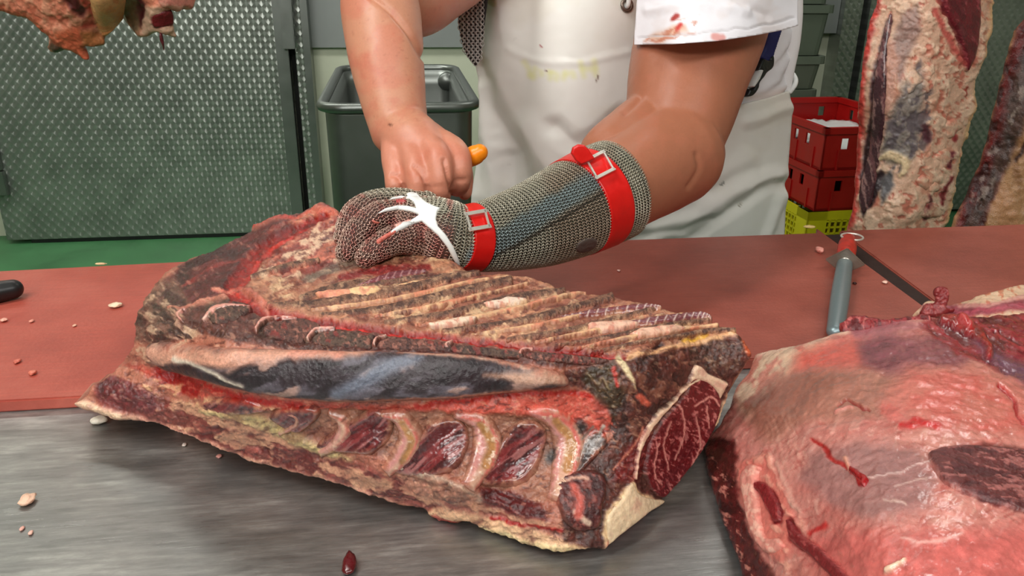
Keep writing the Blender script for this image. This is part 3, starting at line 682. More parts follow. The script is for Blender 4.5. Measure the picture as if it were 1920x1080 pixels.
zs = [float(PY(1530, v, YT)[2]) for v in (8, 105, 168)]
tub(zs[0] + 0.35, zs[0], tx0 + 0.0, tx1 + 0.005, YT, 'topmost dark tub, cut by the top of the picture')
tub(zs[0] - 0.002, zs[1], tx0, tx1 + 0.005, YT, 'grey-green plastic tub, second from the top of the stack')
tub(zs[1] - 0.001, zs[2], tx0, tx1, YT, 'shallow grey-green tub with a white-edged rim in the stack')
tub(zs[2] - 0.001, zs[2] - 0.36, tx0 + 0.03, tx1 - 0.015, YT, 'tall grey-green tub beside the top red crate', 0.014)
tub(zs[2] - 0.361, 0.002, tx0 + 0.02, tx1 - 0.03, YT, 'lowest grey-green tub of the stack, standing on the floor', 0.014)
# ================================================================ the big rib section on the table
SL = [(138,757),(158,744),(170,722),(205,702),(232,668),(250,628),(247,600),(262,572),(285,535),(308,508),(345,488),(400,462),(462,436),(472,418),(520,398),(555,396),(600,377),(628,386),(642,402),(690,415),(760,440),(840,478),(885,505),(935,510),(1000,518),(1075,546),(1145,549),(1215,568),(1300,588),(1345,605),(1385,622),(1412,662),(1400,690),(1375,720),(1362,760),(1345,802),(1312,850),(1272,908),(1243,940),(1200,970),(1155,1008),(1128,1033),(1090,1031),(1040,1033),(990,1022),(950,1010),(905,992),(872,978),(842,1006),(822,990),(800,962),(740,948),(700,935),(620,905),(560,890),(500,875),(430,850),(370,825),(320,805),(262,790),(222,790),(180,775)]
SC = [(160,745,.025),(140,757,.022),(170,722,.035),(232,668,.05),(248,605,.062),(285,535,.075),(345,488,.085),(462,436,.10),(555,396,.125),(600,377,.14),(642,402,.14),(760,440,.125),
 (885,505,.112),(1000,520,.11),(1140,550,.108),(1300,590,.104),(1385,622,.10),(1410,662,.088),(1362,760,.045),(1312,850,.012),(1243,940,-.006),(1128,1031,-.009),(990,1020,-.009),(870,980,-.008),(800,960,-.006),(700,932,0),(560,888,.004),(430,848,.008),(320,803,.012),(222,788,.014),
 (520,440,.118),(640,470,.122),(440,520,.110),(560,560,.112),(360,580,.103),(300,620,.088),(470,620,.112),(700,600,.114),(900,600,.114),(1100,620,.112),(1250,630,.108),(850,560,.114),(650,540,.116),(1180,668,.107),(1040,690,.104),
 (300,650,.080),(420,655,.104),(640,664,.108),(860,672,.108),(1000,690,.104),
 (330,690,.062),(520,735,.078),(760,745,.083),(960,735,.084),(1090,740,.082),
 (300,722,.045),(420,770,.05),(560,800,.048),(700,790,.062),(850,800,.060),(1000,800,.060),
 (620,850,.030),(800,870,.034),(960,890,.028),(1050,830,.048),
 (500,830,.026),(700,880,.030),(860,925,.027),(1000,965,.018),(1060,945,.024),(1140,800,.060),(1140,740,.084),(1120,890,.034),(1110,960,.018),(1200,880,.030),(1250,770,.064),(1300,700,.080),(1200,960,.004),(260,740,.038),(400,810,.026)]
slabS = Surf(SC, 'z')
DK = (72, 34, 34); LEAN = (120, 38, 40); FATC = (226, 188, 160); PINK = (214, 132, 118); BONE = (196, 160, 128); BRN = (112, 76, 62)
def slab_paint(base, seed=1, top=True):
    p = Paint(base, 5, 20, seed, 1.25)
    # upper left dried lean plate
    p.poly([(320,520),(350,490),(470,430),(555,396),(610,378),(620,400),(560,432),(470,470),(430,520),(420,552),(350,575),(300,600),(280,560)], (104,46,46), 6, 0, ('fib',-28,.35,40,5))
    p.blotch(26,.12,(62,32,34),.12,0,.8,-25,3,[(330,520),(350,490),(470,430),(560,400),(540,440),(450,490),(420,545),(340,560)])
    p.blotch(16,.30,(176,84,76),.12,0,.6,-25,3,[(320,540),(350,490),(620,378),(540,450),(430,540)])
    p.line([(330,545),(400,500),(470,480)], 4, (160,66,60), 3); p.line([(335,500),(420,480),(520,452)], 3, (60,30,30), 2, -.001)
    p.line([(470,420),(520,402),(560,410),(600,385)], 10, (196,84,74), 5)
    p.poly([(540,420),(590,382),(625,388),(640,405),(600,430)], (206,116,96), 6, .001); p.line([(560,420),(590,405),(615,410)], 8, (226,170,140), 3, .001); p.line([(585,418),(610,402)], 9, (214,56,40), 4)
    # left edge, fat and membranes falling to the table
    p.poly([(250,640),(247,600),(285,540),(330,520),(350,560),(400,600),(330,640),(300,650)], (128,92,80), 8, 0, ('spk',.25,9))
    p.blotch(14,.1,(206,176,150),.12,.0008,.85,30,1.6,[(245,660),(250,590),(300,530),(340,560),(400,610),(340,650),(300,690)])
    p.blotch(12,.22,(70,44,42),.1,0,.8,30,2,[(245,660),(250,590),(300,530),(340,560),(400,610),(340,650),(300,690)])
    # sawn spine: dark lean between discs
    p.poly([(340,585),(430,560),(500,585),(620,612),(760,632),(900,648),(1060,665),(1170,672),(1060,690),(980,682),(860,670),(700,664),(560,660),(440,640),(360,618)], (104,62,54), 5, 0, ('spk',.35,7))
    p.poly([(385,575),(430,562),(470,575),(440,600),(400,606)], (92,74,60), 4, -.001, ('spk',.3,5))
    p.poly([(480,610),(560,600),(610,620),(570,645),(490,632)], (88,68,58), 4, -.001, ('spk',.4,5))
    # feather bone plane
    p.poly([(450,560),(430,520),(470,470),(560,430),(642,400),(760,440),(885,505),(1000,520),(1140,550),(1300,590),(1390,625),(1340,640),(1180,668),(1060,660),(900,636),(760,620),(620,600),(520,575)], (196,146,118), 5, 0, ('fib',-14,.16,60,5))
    p.blotch(20,.0,(150,92,74),.15,0,.7,-16,4,[(470,480),(640,400),(900,508),(1340,610),(1180,665),(760,615),(520,570)])
    p.blotch(13,.25,(226,196,160),.1,.0008,.8,-16,2.5,[(470,480),(640,400),(900,508),(1340,610),(1180,665),(760,615),(520,570)])
    p.poly([(500,470),(560,432),(640,402),(660,470),(640,500),(560,510),(500,520)], (190,120,100), 8, 0, ('fib',-20,.2,30,6)); p.blotch(15,.1,(140,66,60),.12,-.001,.8,-20,2,[(500,470),(640,402),(700,480),(600,520),(480,520)]); p.blotch(13,.2,(232,206,178),.1,.001,.85,-20,2,[(500,470),(640,402),(700,480),(600,520),(480,520)])
    p.poly([(560,520),(620,492),(700,482),(680,498),(620,512),(580,530)], (132,112,98), 4); p.line([(640,520),(720,505),(800,505)], 14, (150,52,52), 4)
    p.blotch(7,.30,(96,44,40),.1,-.0006,.55,-16,3.5,[(470,480),(640,400),(900,508),(1390,620),(1180,665),(760,615),(520,570)])
    # red canal
    p.line([(610,405),(560,430),(500,462),(465,500),(440,535),(452,560),(490,580),(560,598),(700,616),(850,634),(1000,650),(1120,664),(1186,672)], [14,16,26,34,34,30,22,13,10,10,9,9,8], (150,26,22), 4, -.0035, ('spk',.25,10))
    p.line([(560,432),(500,470),(470,510),(448,536),(456,556),(500,580)], [5,7,9,10,8,5], (205,60,48), 3, .001); p.line([(590,604),(760,625),(1000,653),(1180,673)], 4, (208,52,44), 2)
    p.line([(455,540),(480,560),(500,580)], 12, (216,140,118), 5, .001); p.line([(420,552),(350,575),(320,580)], 5, (206,140,120), 2, .001); p.line([(400,545),(440,540)], 8, (214,130,112), 3)
    # below the dark tube: red tissue and fat
    p.poly([(230,680),(290,690),(330,700),(440,735),(560,752),(760,760),(980,745),(1100,738),(1140,760),(1150,800),(1120,830),(1060,790),(960,772),(820,778),(700,790),(600,770),(480,765),(380,745),(300,715)], (196,96,82), 7, 0, ('spk',.15,12))
    p.poly([(290,690),(350,705),(380,720),(370,745),(330,735),(296,712)], (168,24,20), 6, -.002); p.line([(360,712),(450,745),(560,760)], 9, (190,44,36), 4); p.blotch(14,.15,(228,188,150),.1,.001,.85,10,1.8,[(215,700),(300,712),(430,750),(560,765),(560,800),(420,775),(300,750),(220,730)])
    p.poly([(800,770),(960,742),(1095,738),(1140,780),(1120,800),(1050,780),(960,775),(860,782)], (226,120,104), 8, .001); p.line([(780,762),(940,742),(1060,735),(1110,745)], 8, (196,56,44), 4)
    # cavity wall
    p.poly([(470,772),(600,768),(760,770),(900,775),(1050,785),(1100,840),(1060,930),(1000,950),(900,910),(760,870),(640,840),(560,815),(500,800)], (176,128,108), 6, -.002, ('fib',-35,.12,30,6))
    # flap: lean with fat
    p.poly([(175,730),(215,705),(290,740),(380,780),(470,800),(560,830),(700,880),(850,925),(1000,965),(1070,1000),(1050,1035),(950,1010),(800,960),(620,905),(430,850),(300,800),(190,770)], (150,88,80), 6, 0, ('fib',18,.3,30,5))
    p.poly([(180,715),(215,705),(290,745),(300,775),(230,772),(185,750)], (124,62,64), 6, 0, ('spk',.35,8))
    p.blotch(20,.02,(216,170,142),.12,.001,.9,18,2.6,[(290,735),(470,790),(620,840),(850,925),(1070,985),(1070,1035),(800,960),(430,850),(270,790)])
    p.blotch(18,.18,(112,46,46),.1,0,.85,18,2.4,[(300,780),(470,812),(640,868),(830,925),(800,955),(560,885),(330,805)])
    p.line([(380,770),(470,785),(560,822),(610,848),(660,860)], [8,18,24,14,8], (206,184,140), 5, .0015, ('spk',.2,6))
    p.line([(140,757),(200,772),(300,797),(400,835),(520,878),(640,908),(740,942)], [12,14,10,8,8,8,8], (232,178,158), 5, .001); p.poly([(136,756),(158,746),(200,768),(260,782),(255,792),(200,785)], (238,208,180), 5, .001)
    p.line([(740,870),(800,890),(880,925),(960,950)], [10,18,14,6], (190,172,156), 5, .002); p.poly([(740,880),(830,900),(900,930),(870,950),(780,930)], (176,130,112), 8, 0, ('spk',.3,8))
    p.poly([(900,915),(960,920),(1010,945),(1030,975),(980,970),(910,945)], (104,36,38), 6, 0, ('fib',15,.3,20,4))
    p.line([(800,965),(880,968),(980,995),(1060,1015),(1130,1015)], [16,20,24,26,18], (236,196,162), 6, .002); p.line([(900,985),(960,1005),(1040,1022),(1100,1020)], 14, (244,222,178), 5, .002, ('spk',.1,6)); p.poly([(805,965),(860,972),(842,1008),(822,992)], (216,110,98), 4); p.line([(920,968),(1000,985),(1060,992)], 4, (168,30,28), 2)
    # cut end
    p.poly([(1060,695),(1180,668),(1340,640),(1392,625),(1412,662),(1372,722),(1345,802),(1240,942),(1128,1035),(1060,1010),(1048,950),(1065,900),(1130,845),(1160,800),(1140,750),(1060,715)], (104,62,54), 4, 0, ('spk',.4,8))
    p.blotch(16,.1,(150,104,84),.12,0,.75,60,1.3,[(1080,690),(1340,640),(1320,760),(1180,860),(1130,840),(1150,770)]); p.blotch(12,.2,(66,38,34),.1,-.0008,.8,60,1.5,[(1080,690),(1400,640),(1340,760),(1150,900),(1100,900),(1150,770)])
    p.poly([(1290,650),(1345,630),(1392,650),(1385,690),(1340,700),(1300,690)], (98,66,58), 5, 0, ('spk',.5,4.5))
    p.blotch(9,.16,(140,112,96),.08,.0006,.7,20,1.2,[(1290,650),(1345,630),(1392,650),(1385,690),(1340,710),(1300,690)])
    p.poly([(1100,690),(1150,680),(1175,740),(1150,790),(1120,740),(1090,710)], (84,66,46), 7, 0, ('spk',.35,9)); p.line([(1105,702),(1120,720),(1130,708),(1142,728)], 5, (140,124,96), 2, .0008)
    p.line([(1160,672),(1180,700),(1190,730)], [16,12,4], (214,196,160), 3, .001, ('spk',.15,4)); p.line([(1150,690),(1160,720)], 8, (190,72,60), 3); p.line([(1200,745),(1215,760)], 12, (206,110,88), 3)
    p.line([(1240,650),(1215,665)], 14, (54,22,24), 4, -.002); p.line([(1180,668),(1240,655),(1340,634),(1390,620)], 9, (222,178,138), 3, .001); p.line([(1280,640),(1325,628)], 7, (226,180,80), 3)
    p.poly([(1165,850),(1210,800),(1230,830),(1215,880),(1190,905),(1150,900)], (120,42,40), 6, 0, ('fib',-50,.25,20,4)); p.line([(1150,880),(1185,840),(1205,800)], 4, (196,130,110), 2)
    p.line([(1030,860),(1090,800)], 20, (88,80,78), 8); p.line([(1060,890),(1130,800)], 6, (170,160,150), 3); p.line([(1040,880),(1110,800)], 4, (150,140,132), 2)
    p.poly([(1128,1000),(1135,960),(1165,925),(1185,900),(1200,925),(1245,938),(1205,968),(1160,1005),(1130,1030)], (234,206,168), 4, .001); p.line([(1240,945),(1190,978),(1140,1020)], 12, (206,120,108), 6)
    p.line([(1248,940),(1300,872),(1340,802),(1362,740)], 7, (232,204,170), 3, .001); p.line([(1395,640),(1408,665)], 12, (206,110,74), 4, .001)
    p.blotch(6,.34,(70,30,30),.12,-.0005,.42,-12,3.0).blotch(5,.36,(238,206,176),.08,.0005,.35,15,2.2).blotch(34,.3,(120,60,54),.2,0,.3)
    return p
slab = empty('beef_rib_section', Pz(780, 850, -0.012) * np.array([1, 1, 0]) + np.array([0, 0, ZS]), 'large raw beef rib section with sawn bones lying across board and steel table', 'meat')
SP = slab_paint((188, 128, 108), 1)
body('meat_body', M_MEAT, slab, SL, slabS, SP, 1.9, 3.5, (0.0028, 85), 'table', fine=(0.0010, 380), edge_round=0.004, edge_px=10)
# --- dark membrane covered muscle running under the spine
tubeP = Paint((60, 46, 52), 5, 30, 21, 1.15)
tubeP.blotch(26,.10,(120,114,124),.14,0,.8,-12,3.2).blotch(22,.22,(196,160,146),.10,.0008,.85,-8,3.4).blotch(13,.1,(38,26,32),.14,0,.7,-8,4)
tubeP.line([(290,652),(340,655),(440,668),(560,672),(700,672)], [10,22,24,20,8], (212,160,138), 7, .001, ('fib',5,.15,20,5)).line([(350,660),(430,690),(470,712)], 7, (226,214,196), 4, .0008)
tubeP.line([(560,672),(620,664),(640,672)], 18, (214,150,130), 6, .001).line([(640,725),(720,700),(800,680)], [18,26,8], (120,124,138), 9).line([(560,735),(700,745),(860,735),(1000,722)], 4, (206,150,130), 3)
tubeP.line([(900,700),(1000,700),(1050,705)], [2,14,18], (190,150,128), 5).line([(760,672),(900,678),(1000,690)], 5, (206,170,150), 3)
patch('membrane_muscle', M_MEAT, slab, [(285,650),(310,640),(400,648),(520,658),(660,662),(800,665),(900,670),(990,684),(1052,698),(1066,712),(1052,724),(980,732),(880,742),(760,750),(640,750),(540,742),(440,724),(350,702),(298,680)], slabS, tubeP, 0.011, 26, 2.0, 2, blend=SP, bpx=14)
# --- ribs inside the cavity, and the muscle between them
def part_label(o, l): o['label'] = l; return o
ribs = [([(985,768),(1036,782),(1066,824),(1060,880),(1040,938)], [14,44,62,56,30]), ([(850,776),(896,790),(914,828),(902,872),(876,916)], [14,40,58,52,28]), ([(712,776),(750,784),(770,820),(752,856),(722,886)], [12,32,50,42,24]), ([(615,772),(640,785),(648,806),(630,830),(598,850)], [10,24,38,32,20]), ([(530,770),(556,778),(556,794),(522,812)], [8,16,22,14])]
for i, (pl, w) in enumerate(ribs):
    rp = Paint((212, 170, 148), 3, 20, 30 + i, 1.15); off = np.array(pl)
    rp.line(off + np.array([-w[1] * 0.36, 0]), w[1] * 0.34, (206, 146, 140), 5).line(off + np.array([w[1] * 0.40, 0]), w[1] * 0.2, (214, 120, 110), 4)
    if i in (0, 1, 2): rp.line(np.array(pl)[1:4] + np.array([w[1] * 0.12, 4]), w[1] * 0.36, (186, 138, 92), 4, -.0008, ('spk', .15, 8))
    rp.blotch(8, .35, (232, 206, 180), .1, .0004, .7)
    patch('rib_bone', M_SHINY, slab, ribbon(pl, w), slabS, rp, 0.0045, 19, 1.8, 1.6, seed=40 + i, blend=SP, bpx=14)
mus = [[(962,796),(1000,790),(1024,808),(1020,850),(990,898),(940,912),(896,902),(926,848)], [(808,792),(852,784),(876,802),(876,845),(840,886),(780,893),(736,880),(780,828)], [(592,834),(640,800),(680,775),(712,767),(737,786),(732,815),(722,832),(693,852),(650,850),(620,845)], [(505,782),(530,764),(583,762),(600,772),(590,792),(560,812),(530,800)], [(1120,800),(1140,830),(1098,880),(1064,912),(1082,862),(1092,820)], [(380,752),(430,745),(480,752),(500,770),(450,778),(390,772)]]
for i, pl in enumerate(mus):
    mp = Paint((92, 32, 36), 3, 20, 60 + i)
    mp.blotch(9,.05,(58,20,24),.12,0,.8,-38,6).blotch(7,.22,(176,112,108),.1,.0003,.75,-38,7).blotch(8,.15,(132,44,46),.1,0,.7,-38,5)
    if i == 4: mp = Paint((96, 84, 80), 3, 20, 66); mp.blotch(7,.05,(50,40,42),.1,0,.8,-50,6).blotch(6,.25,(180,166,156),.1,0,.8,-50,6)
    patch('intercostal_muscle', M_SHINY, slab, pl, slabS, mp, 0.0028, 8, 1.8, 2, seed=70 + i, blend=SP, bpx=14)
# --- rib eye on the cut end
ep = Paint((118, 26, 32), 3, 14, 91, 1.15)
ep.blotch(5.5,.26,(206,134,128),.06,.0002,.8,70,2.6).blotch(4,.30,(214,150,142),.06,0,.7,20,2.0).blotch(14,.15,(96,18,26),.2,0,.6)
for l_, w_ in (([(1290,705),(1268,745),(1280,800),(1262,860)], 3.2), ([(1300,760),(1330,740),(1345,760)], 4), ([(1255,790),(1240,830),(1250,880)], 3), ([(1300,780),(1310,830),(1290,880)], 3), ([(1320,760),(1325,800)], 3), ([(1232,830),(1222,880),(1232,905)], 3)): ep.line(l_, w_, (222,160,148), 1.6, .0004)
patch('rib_eye_muscle', M_MEAT, slab, [(1298,704),(1330,716),(1350,742),(1346,785),(1322,835),(1290,882),(1258,920),(1240,934),(1218,918),(1208,880),(1216,830),(1238,790),(1262,762),(1282,738)], slabS, ep, 0.0020, 5, 1.6, 1.5, noise=(.0004, 700), blend=SP, bpx=4)
fp = Paint((230,196,166), 2, 14, 95).blotch(12,.2,(214,160,140),.15,0,.6)
patch('fat_seam', M_FAT, slab, [(1297,688),(1310,684),(1330,700),(1363,715),(1360,728),(1347,750),(1340,737),(1326,722),(1302,714),(1288,722)], slabS, fp, 0.0030, 8, 1.6, 1.5, blend=SP, bpx=4)
patch('fat_seam', M_FAT, slab, ribbon([(1312,708),(1282,728),(1262,752),(1238,775),(1212,808),(1196,850),(1190,900)], [10,9,8,12,14,9,7]), slabS, fp, 0.0025, 5, 1.5, 1.5, blend=SP, bpx=4)
patch('fat_cap', M_FAT, slab, [(1134,1006),(1136,966),(1164,930),(1182,902),(1198,925),(1222,934),(1246,940),(1206,970),(1164,1003),(1134,1026)], slabS, Paint((226,200,164),2,18,98).blotch(22,.2,(212,164,140),.2,0,.6), 0.0022, 7, 1.7, 2, blend=SP, bpx=4)
bp_ = Paint((92, 40, 38), 3, 14, 97, 1.15).blotch(10,.1,(150,84,74),.12,0,.8).blotch(12,.15,(60,24,26),.1,0,.8)
bp_.line([(1062,905),(1080,900),(1100,902)], 6, (214,170,150), 3).line([(1075,960),(1100,978)], 9, (206,180,160), 3).line([(1075,915),(1085,945),(1080,965)], 14, (196,100,88), 5)
patch('brisket_muscle', M_MEAT, slab, [(1050,895),(1090,880),(1128,888),(1138,915),(1130,950),(1125,985),(1095,996),(1062,985),(1046,950),(1040,915)], slabS, bp_, 0.0045, 12, 1.7, 2.5, blend=SP, bpx=14)
# --- discs and bodies of the sawn spine
discs = [([(382,606),(400,584),(430,576),(470,578)], [8,12,9,5]), ([(478,622),(492,604),(520,598),(560,600)], [8,11,7,4]), ([(576,640),(592,622),(630,618)], [8,10,5]), ([(700,652),(706,638),(726,632)], [10,9,5]), ([(838,656),(838,648),(850,642)], [12,8,4]), ([(975,668),(980,658),(1000,656)], [10,7,4]), ([(350,580),(335,592),(345,606)], [4,9,5])]
dp = Paint((222, 160, 146), 2, 14, 99, 1.15).blotch(9,.2,(236,206,190),.1,0,.7)
for i, (pl, w) in enumerate(discs): patch('spinal_disc', M_SHINY, slab, ribbon(pl, w), slabS, dp, 0.0030, 4, 1.6, 1, seed=90 + i, blend=SP, bpx=4)
verts_ = [[(398,590),(430,566),(472,574),(462,590),(415,610),(396,606)], [(500,610),(560,598),(602,612),(578,632),(560,646),(498,630)], [(608,622),(700,628),(696,644),(690,656),(590,648)], [(732,634),(838,644),(830,660),(712,656)], [(862,648),(972,660),(968,674),(852,664)], [(1004,660),(1140,674),(1100,686),(992,676)]]
for i, pl in enumerate(verts_):
    vp = Paint((112, 72, 62) if i % 2 else (100, 76, 64), 2, 14, 110 + i, 1.15); vp.blotch(5,.15,(66,40,38),.1,-.0004,.8).blotch(6,.25,(176,120,104),.1,.0003,.8).blotch(14,.3,(150,56,50),.1,0,.7)
    patch('vertebra', M_DRY, slab, pl, slabS, vp, 0.0022, 6, 1.7, 1.8, noise=(.0007, 700), seed=120 + i, blend=SP, bpx=4)
# --- sawn feather bones on the top plane
fb = [([(560,562),(640,540),(720,530),(800,520)], [10,22,16,8]), ([(500,572),(580,572),(700,552),(820,526),(900,512)], [8,16,20,20,10]), ([(600,592),(720,580),(860,548),(960,526)], [8,15,18,16]), ([(720,606),(840,590),(960,560),(1060,545)], [8,14,15,10]),
      ([(830,622),(960,606),(1060,582),(1150,556)], [7,13,15,14]), ([(950,638),(1060,622),(1160,598),(1230,578)], [6,12,12,8]), ([(1040,650),(1140,634),(1250,612),(1330,602)], [6,10,11,10]), ([(470,520),(540,500),(600,488)], [6,14,8]), ([(1110,662),(1220,640),(1330,622),(1380,620)], [6,11,12,8])]
for i, (pl, w) in enumerate(fb):
    vp = Paint((138, 100, 80), 2, 14, 130 + i, 1.15); vp.blotch(4.5,.05,(84,56,48),.12,-.0004,.85,-14,1.5).blotch(5,.28,(196,160,130),.1,.0003,.7,-14,2)
    patch('feather_bone', M_DRY, slab, ribbon(pl, w), slabS, vp, 0.0026, 5, 1.7, 1.6, noise=(.0006, 700), seed=140 + i, blend=SP, bpx=4)
sn = [([(640,560),(760,536),(860,515)], [3,7,4], 0), ([(560,585),(720,566),(880,532),(960,520)], [3,7,9,4], 0), ([(700,596),(840,570),(990,534)], [3,9,5], 1), ([(780,612),(920,592),(1060,556),(1100,552)], [3,8,9,4], 0), ([(880,630),(1010,612),(1150,578)], [3,9,5], 0), ([(1000,644),(1120,622),(1280,592)], [3,9,6], 0), ([(1080,655),(1200,632),(1345,612)], [3,9,8], 0)]
for i, (pl, w, k) in enumerate(sn):
    vp = Paint((228, 186, 146), 3, 14, 160 + i, 1.15).blotch(9,.15,(216,120,96),.12,0,.6,-14,3)
    patch('cartilage_strip', M_FAT, slab, ribbon(pl, w), slabS, vp, 0.0028, 3.5, 1.6, 1.5, seed=170 + i, blend=SP, bpx=4)
cm = [([(1050,598),(1120,588),(1210,578),(1240,580)], [5,13,12,5]), ([(1160,612),(1230,604),(1310,594),(1335,600)], [6,17,16,6]), ([(670,540),(740,520),(800,512)], [6,20,8])]
for i, (pl, w) in enumerate(cm):
    vp = Paint((116, 58, 66), 1, 14, 180 + i); q = crom(pl, 5)
    for k in range(0, len(q), 1): vp.line([(q[k][0] - 3, q[k][1] + 6), (q[k][0] + 3, q[k][1] - 6)], 2.6, (206, 180, 170) if i < 2 else (170, 120, 120), 1.2, .0004)
    patch('striped_muscle', M_SHINY, slab, ribbon(pl, w), slabS, vp, 0.0030, 5, 1.4, 1.2, seed=190 + i, blend=SP, bpx=4)
lumps = [([(1100,612),(1150,604),(1195,606),(1190,618),(1130,626)], (226,180,156)), ([(800,612),(850,600),(895,598),(880,612),(820,620)], (230,200,176)), ([(1190,622),(1250,612),(1290,618),(1240,634),(1180,636)], (228,180,154)), ([(905,572),(960,560),(990,568),(930,580)], (232,204,184)), ([(590,552),(640,545),(670,550),(640,562),(600,562)], (224,150,118)), ([(690,560),(650,556),(640,548),(700,538),(720,548)], (230,190,140))]
for i, (pl, c) in enumerate(lumps): patch('fat_lump', M_FAT, slab, pl, slabS, Paint(c, 3, 12, 200 + i).blotch(7,.2,(204,120,100),.1,0,.6), 0.0040, 7, 1.7, 3, noise=(.0012, 300), seed=200 + i, blend=SP, bpx=4)
# ================================================================ the shoulder in the right foreground
SHL = [(1412,662),(1440,652),(1480,644),(1530,630),(1590,612),(1650,600),(1700,592),(1760,586),(1840,584),(1930,576),(2060,575),(2180,620),(2220,900),(2200,1250),(1700,1330),(1450,1300),(1410,1200),(1385,1090),(1372,1040),(1345,970),(1325,900),(1314,850),(1318,815),(1338,800),(1362,760),(1376,722),(1400,690)]
SHC = [(1412,662,.030),(1480,644,.056),(1590,612,.080),(1700,592,.092),(1840,584,.094),(1930,576,.094),(2180,620,.08),(2200,1250,.06),(1700,1330,.06),(1410,1200,-.008),(1385,1090,-.008),(1345,970,-.009),(1314,850,-.009),(1338,800,.004),(1376,722,.016),(1400,690,.024),
 (1400,830,.034),(1400,900,.026),(1420,980,.024),(1460,1080,.026),(1430,740,.040),(1500,700,.066),(1600,650,.084),(1750,620,.098),(1480,800,.064),(1480,900,.060),(1520,1000,.062),(1600,720,.092),(1600,850,.096),(1620,1000,.094),(1750,720,.106),(1800,800,.112),(1800,950,.114),(1900,700,.104),(1900,880,.112),(1900,1040,.110),(1700,1080,.100),(2050,800,.104),(2050,1050,.10),(1560,1150,.06)]
shS = Surf(SHC, 'z')
sp_ = Paint((206, 140, 130), 8, 26, 301, 1.15)
sp_.blotch(60,.05,(220,156,144),.4,0,.7,-20,1.6).blotch(30,.2,(196,106,98),.3,0,.4,-25,2).blotch(7,.3,(232,186,172),.12,.0003,.5,-60,4).blotch(6,.35,(176,84,78),.1,-.0003,.45,-30,4)
sp_.poly([(1400,690),(1412,662),(1480,642),(1530,630),(1560,640),(1500,690),(1460,750),(1440,800),(1400,780),(1375,740)], (226,196,170), 16, .001, ('fib',-40,.10,40,6)).blotch(16,.25,(206,120,108),.12,0,.7,-50,2.5,[(1400,690),(1412,662),(1560,625),(1500,700),(1440,800),(1375,740)])
sp_.line([(1415,664),(1480,646),(1560,624),(1640,604),(1700,594)], 9, (236,204,182), 5, .0006)
sp_.poly([(1500,660),(1600,630),(1640,650),(1620,690),(1560,700),(1490,700)], (214,110,98), 22, 0)
sp_.poly([(1455,700),(1620,690),(1720,720),(1660,780),(1520,790),(1440,830),(1400,790)], (184,128,112), 16, 0, ('fib',-70,.10,30,5))
sp_.poly([(1610,640),(1650,620),(1760,628),(1820,668),(1800,690),(1720,686),(1660,700),(1620,680)], (144,84,92), 16, -.0008, ('fib',-8,.2,50,6)); sp_.poly([(1590,612),(1700,594),(1730,612),(1650,625),(1600,630)], (176,110,116), 8, 0)
sp_.poly([(1722,604),(1760,588),(1850,586),(1930,578),(2180,620),(2180,760),(1930,716),(1870,698),(1800,660),(1750,630)], (146,46,58), 6, -.001, ('fib',28,.35,50,5)); sp_.blotch(10,.2,(98,26,38),.1,-.001,.8,28,4,[(1722,604),(1850,586),(2180,620),(2180,760),(1870,698)]); sp_.line([(1830,640),(1900,690),(2000,730)], [10,40,50], (128,84,104), 12)
sp_.line([(1770,600),(1800,606),(1830,620),(1850,650),(1855,672)], [18,22,20,14,6], (156,44,44), 4, .004, ('spk',.3,8)); sp_.line([(1800,602),(1820,612)], 12, (196,70,72), 4, .003)
sp_.poly([(1700,690),(1780,690),(1880,710),(1930,740),(2180,780),(2180,900),(1930,830),(1800,800),(1720,790),(1650,760)], (212,130,118), 24, .001); sp_.blotch(26,.15,(216,100,94),.3,0,.5,10,2,[(1650,690),(1930,720),(1930,830),(1650,790)])
sp_.line([(1870,725),(1900,750),(1910,780),(1925,800)], 6, (168,40,42), 3, -.002).line([(1690,798),(1730,792),(1760,800)], 10, (204,52,54), 5).line([(1570,760),(1595,752),(1625,768)], 4, (150,50,46), 2, -.002).line([(1570,772),(1600,764)], 4, (226,150,140), 2, .001)
sp_.poly([(1520,850),(1600,830),(1720,840),(1760,900),(1740,950),(1640,980),(1560,950),(1500,900)], (172,124,120), 18, 0, ('fib',-22,.07,60,8))
sp_.line([(1620,900),(1680,885),(1745,862)], 3, (222,190,184), 2, .0003).line([(1680,915),(1740,895)], 3, (214,180,172), 2).line([(1655,935),(1695,945)], 4, (206,170,160), 2).line([(1460,870),(1480,920),(1500,960)], 8, (222,170,156), 5, .001).line([(1440,850),(1462,900),(1490,950)], 3, (232,200,186), 2, .0006)
sp_.poly([(1740,852),(1790,836),(1860,838),(1930,845),(2180,880),(2180,1010),(1930,964),(1840,936),(1770,905)], (100,46,46), 7, -.0008, ('fib',10,.3,30,5)); sp_.blotch(7,.22,(176,104,100),.08,.0002,.7,12,4,[(1740,852),(1790,836),(2180,880),(2180,1010),(1840,936)])
sp_.poly([(1316,812),(1378,826),(1384,900),(1392,960),(1418,1020),(1462,1090),(1480,1160),(1400,1200),(1360,1040),(1310,860)], (96,36,36), 6, 0, ('spk',.35,9)); sp_.blotch(9,.3,(214,150,134),.08,.0008,.8,60,1.5,[(1320,840),(1370,840),(1384,940),(1400,1020),(1480,1160),(1380,1100)]); sp_.blotch(16,.2,(52,20,24),.1,0,.7,60,2,[(1316,820),(1378,830),(1384,940),(1400,1020),(1480,1160),(1380,1100),(1330,940)])
sp_.poly([(1385,870),(1440,850),(1480,930),(1500,1010),(1470,1060),(1410,1000),(1388,930)], (222,132,120), 8, .0015); sp_.blotch(16,.15,(236,176,156),.12,.001,.7,60,1.4,[(1385,870),(1440,850),(1520,1010),(1480,1080),(1410,1000)])
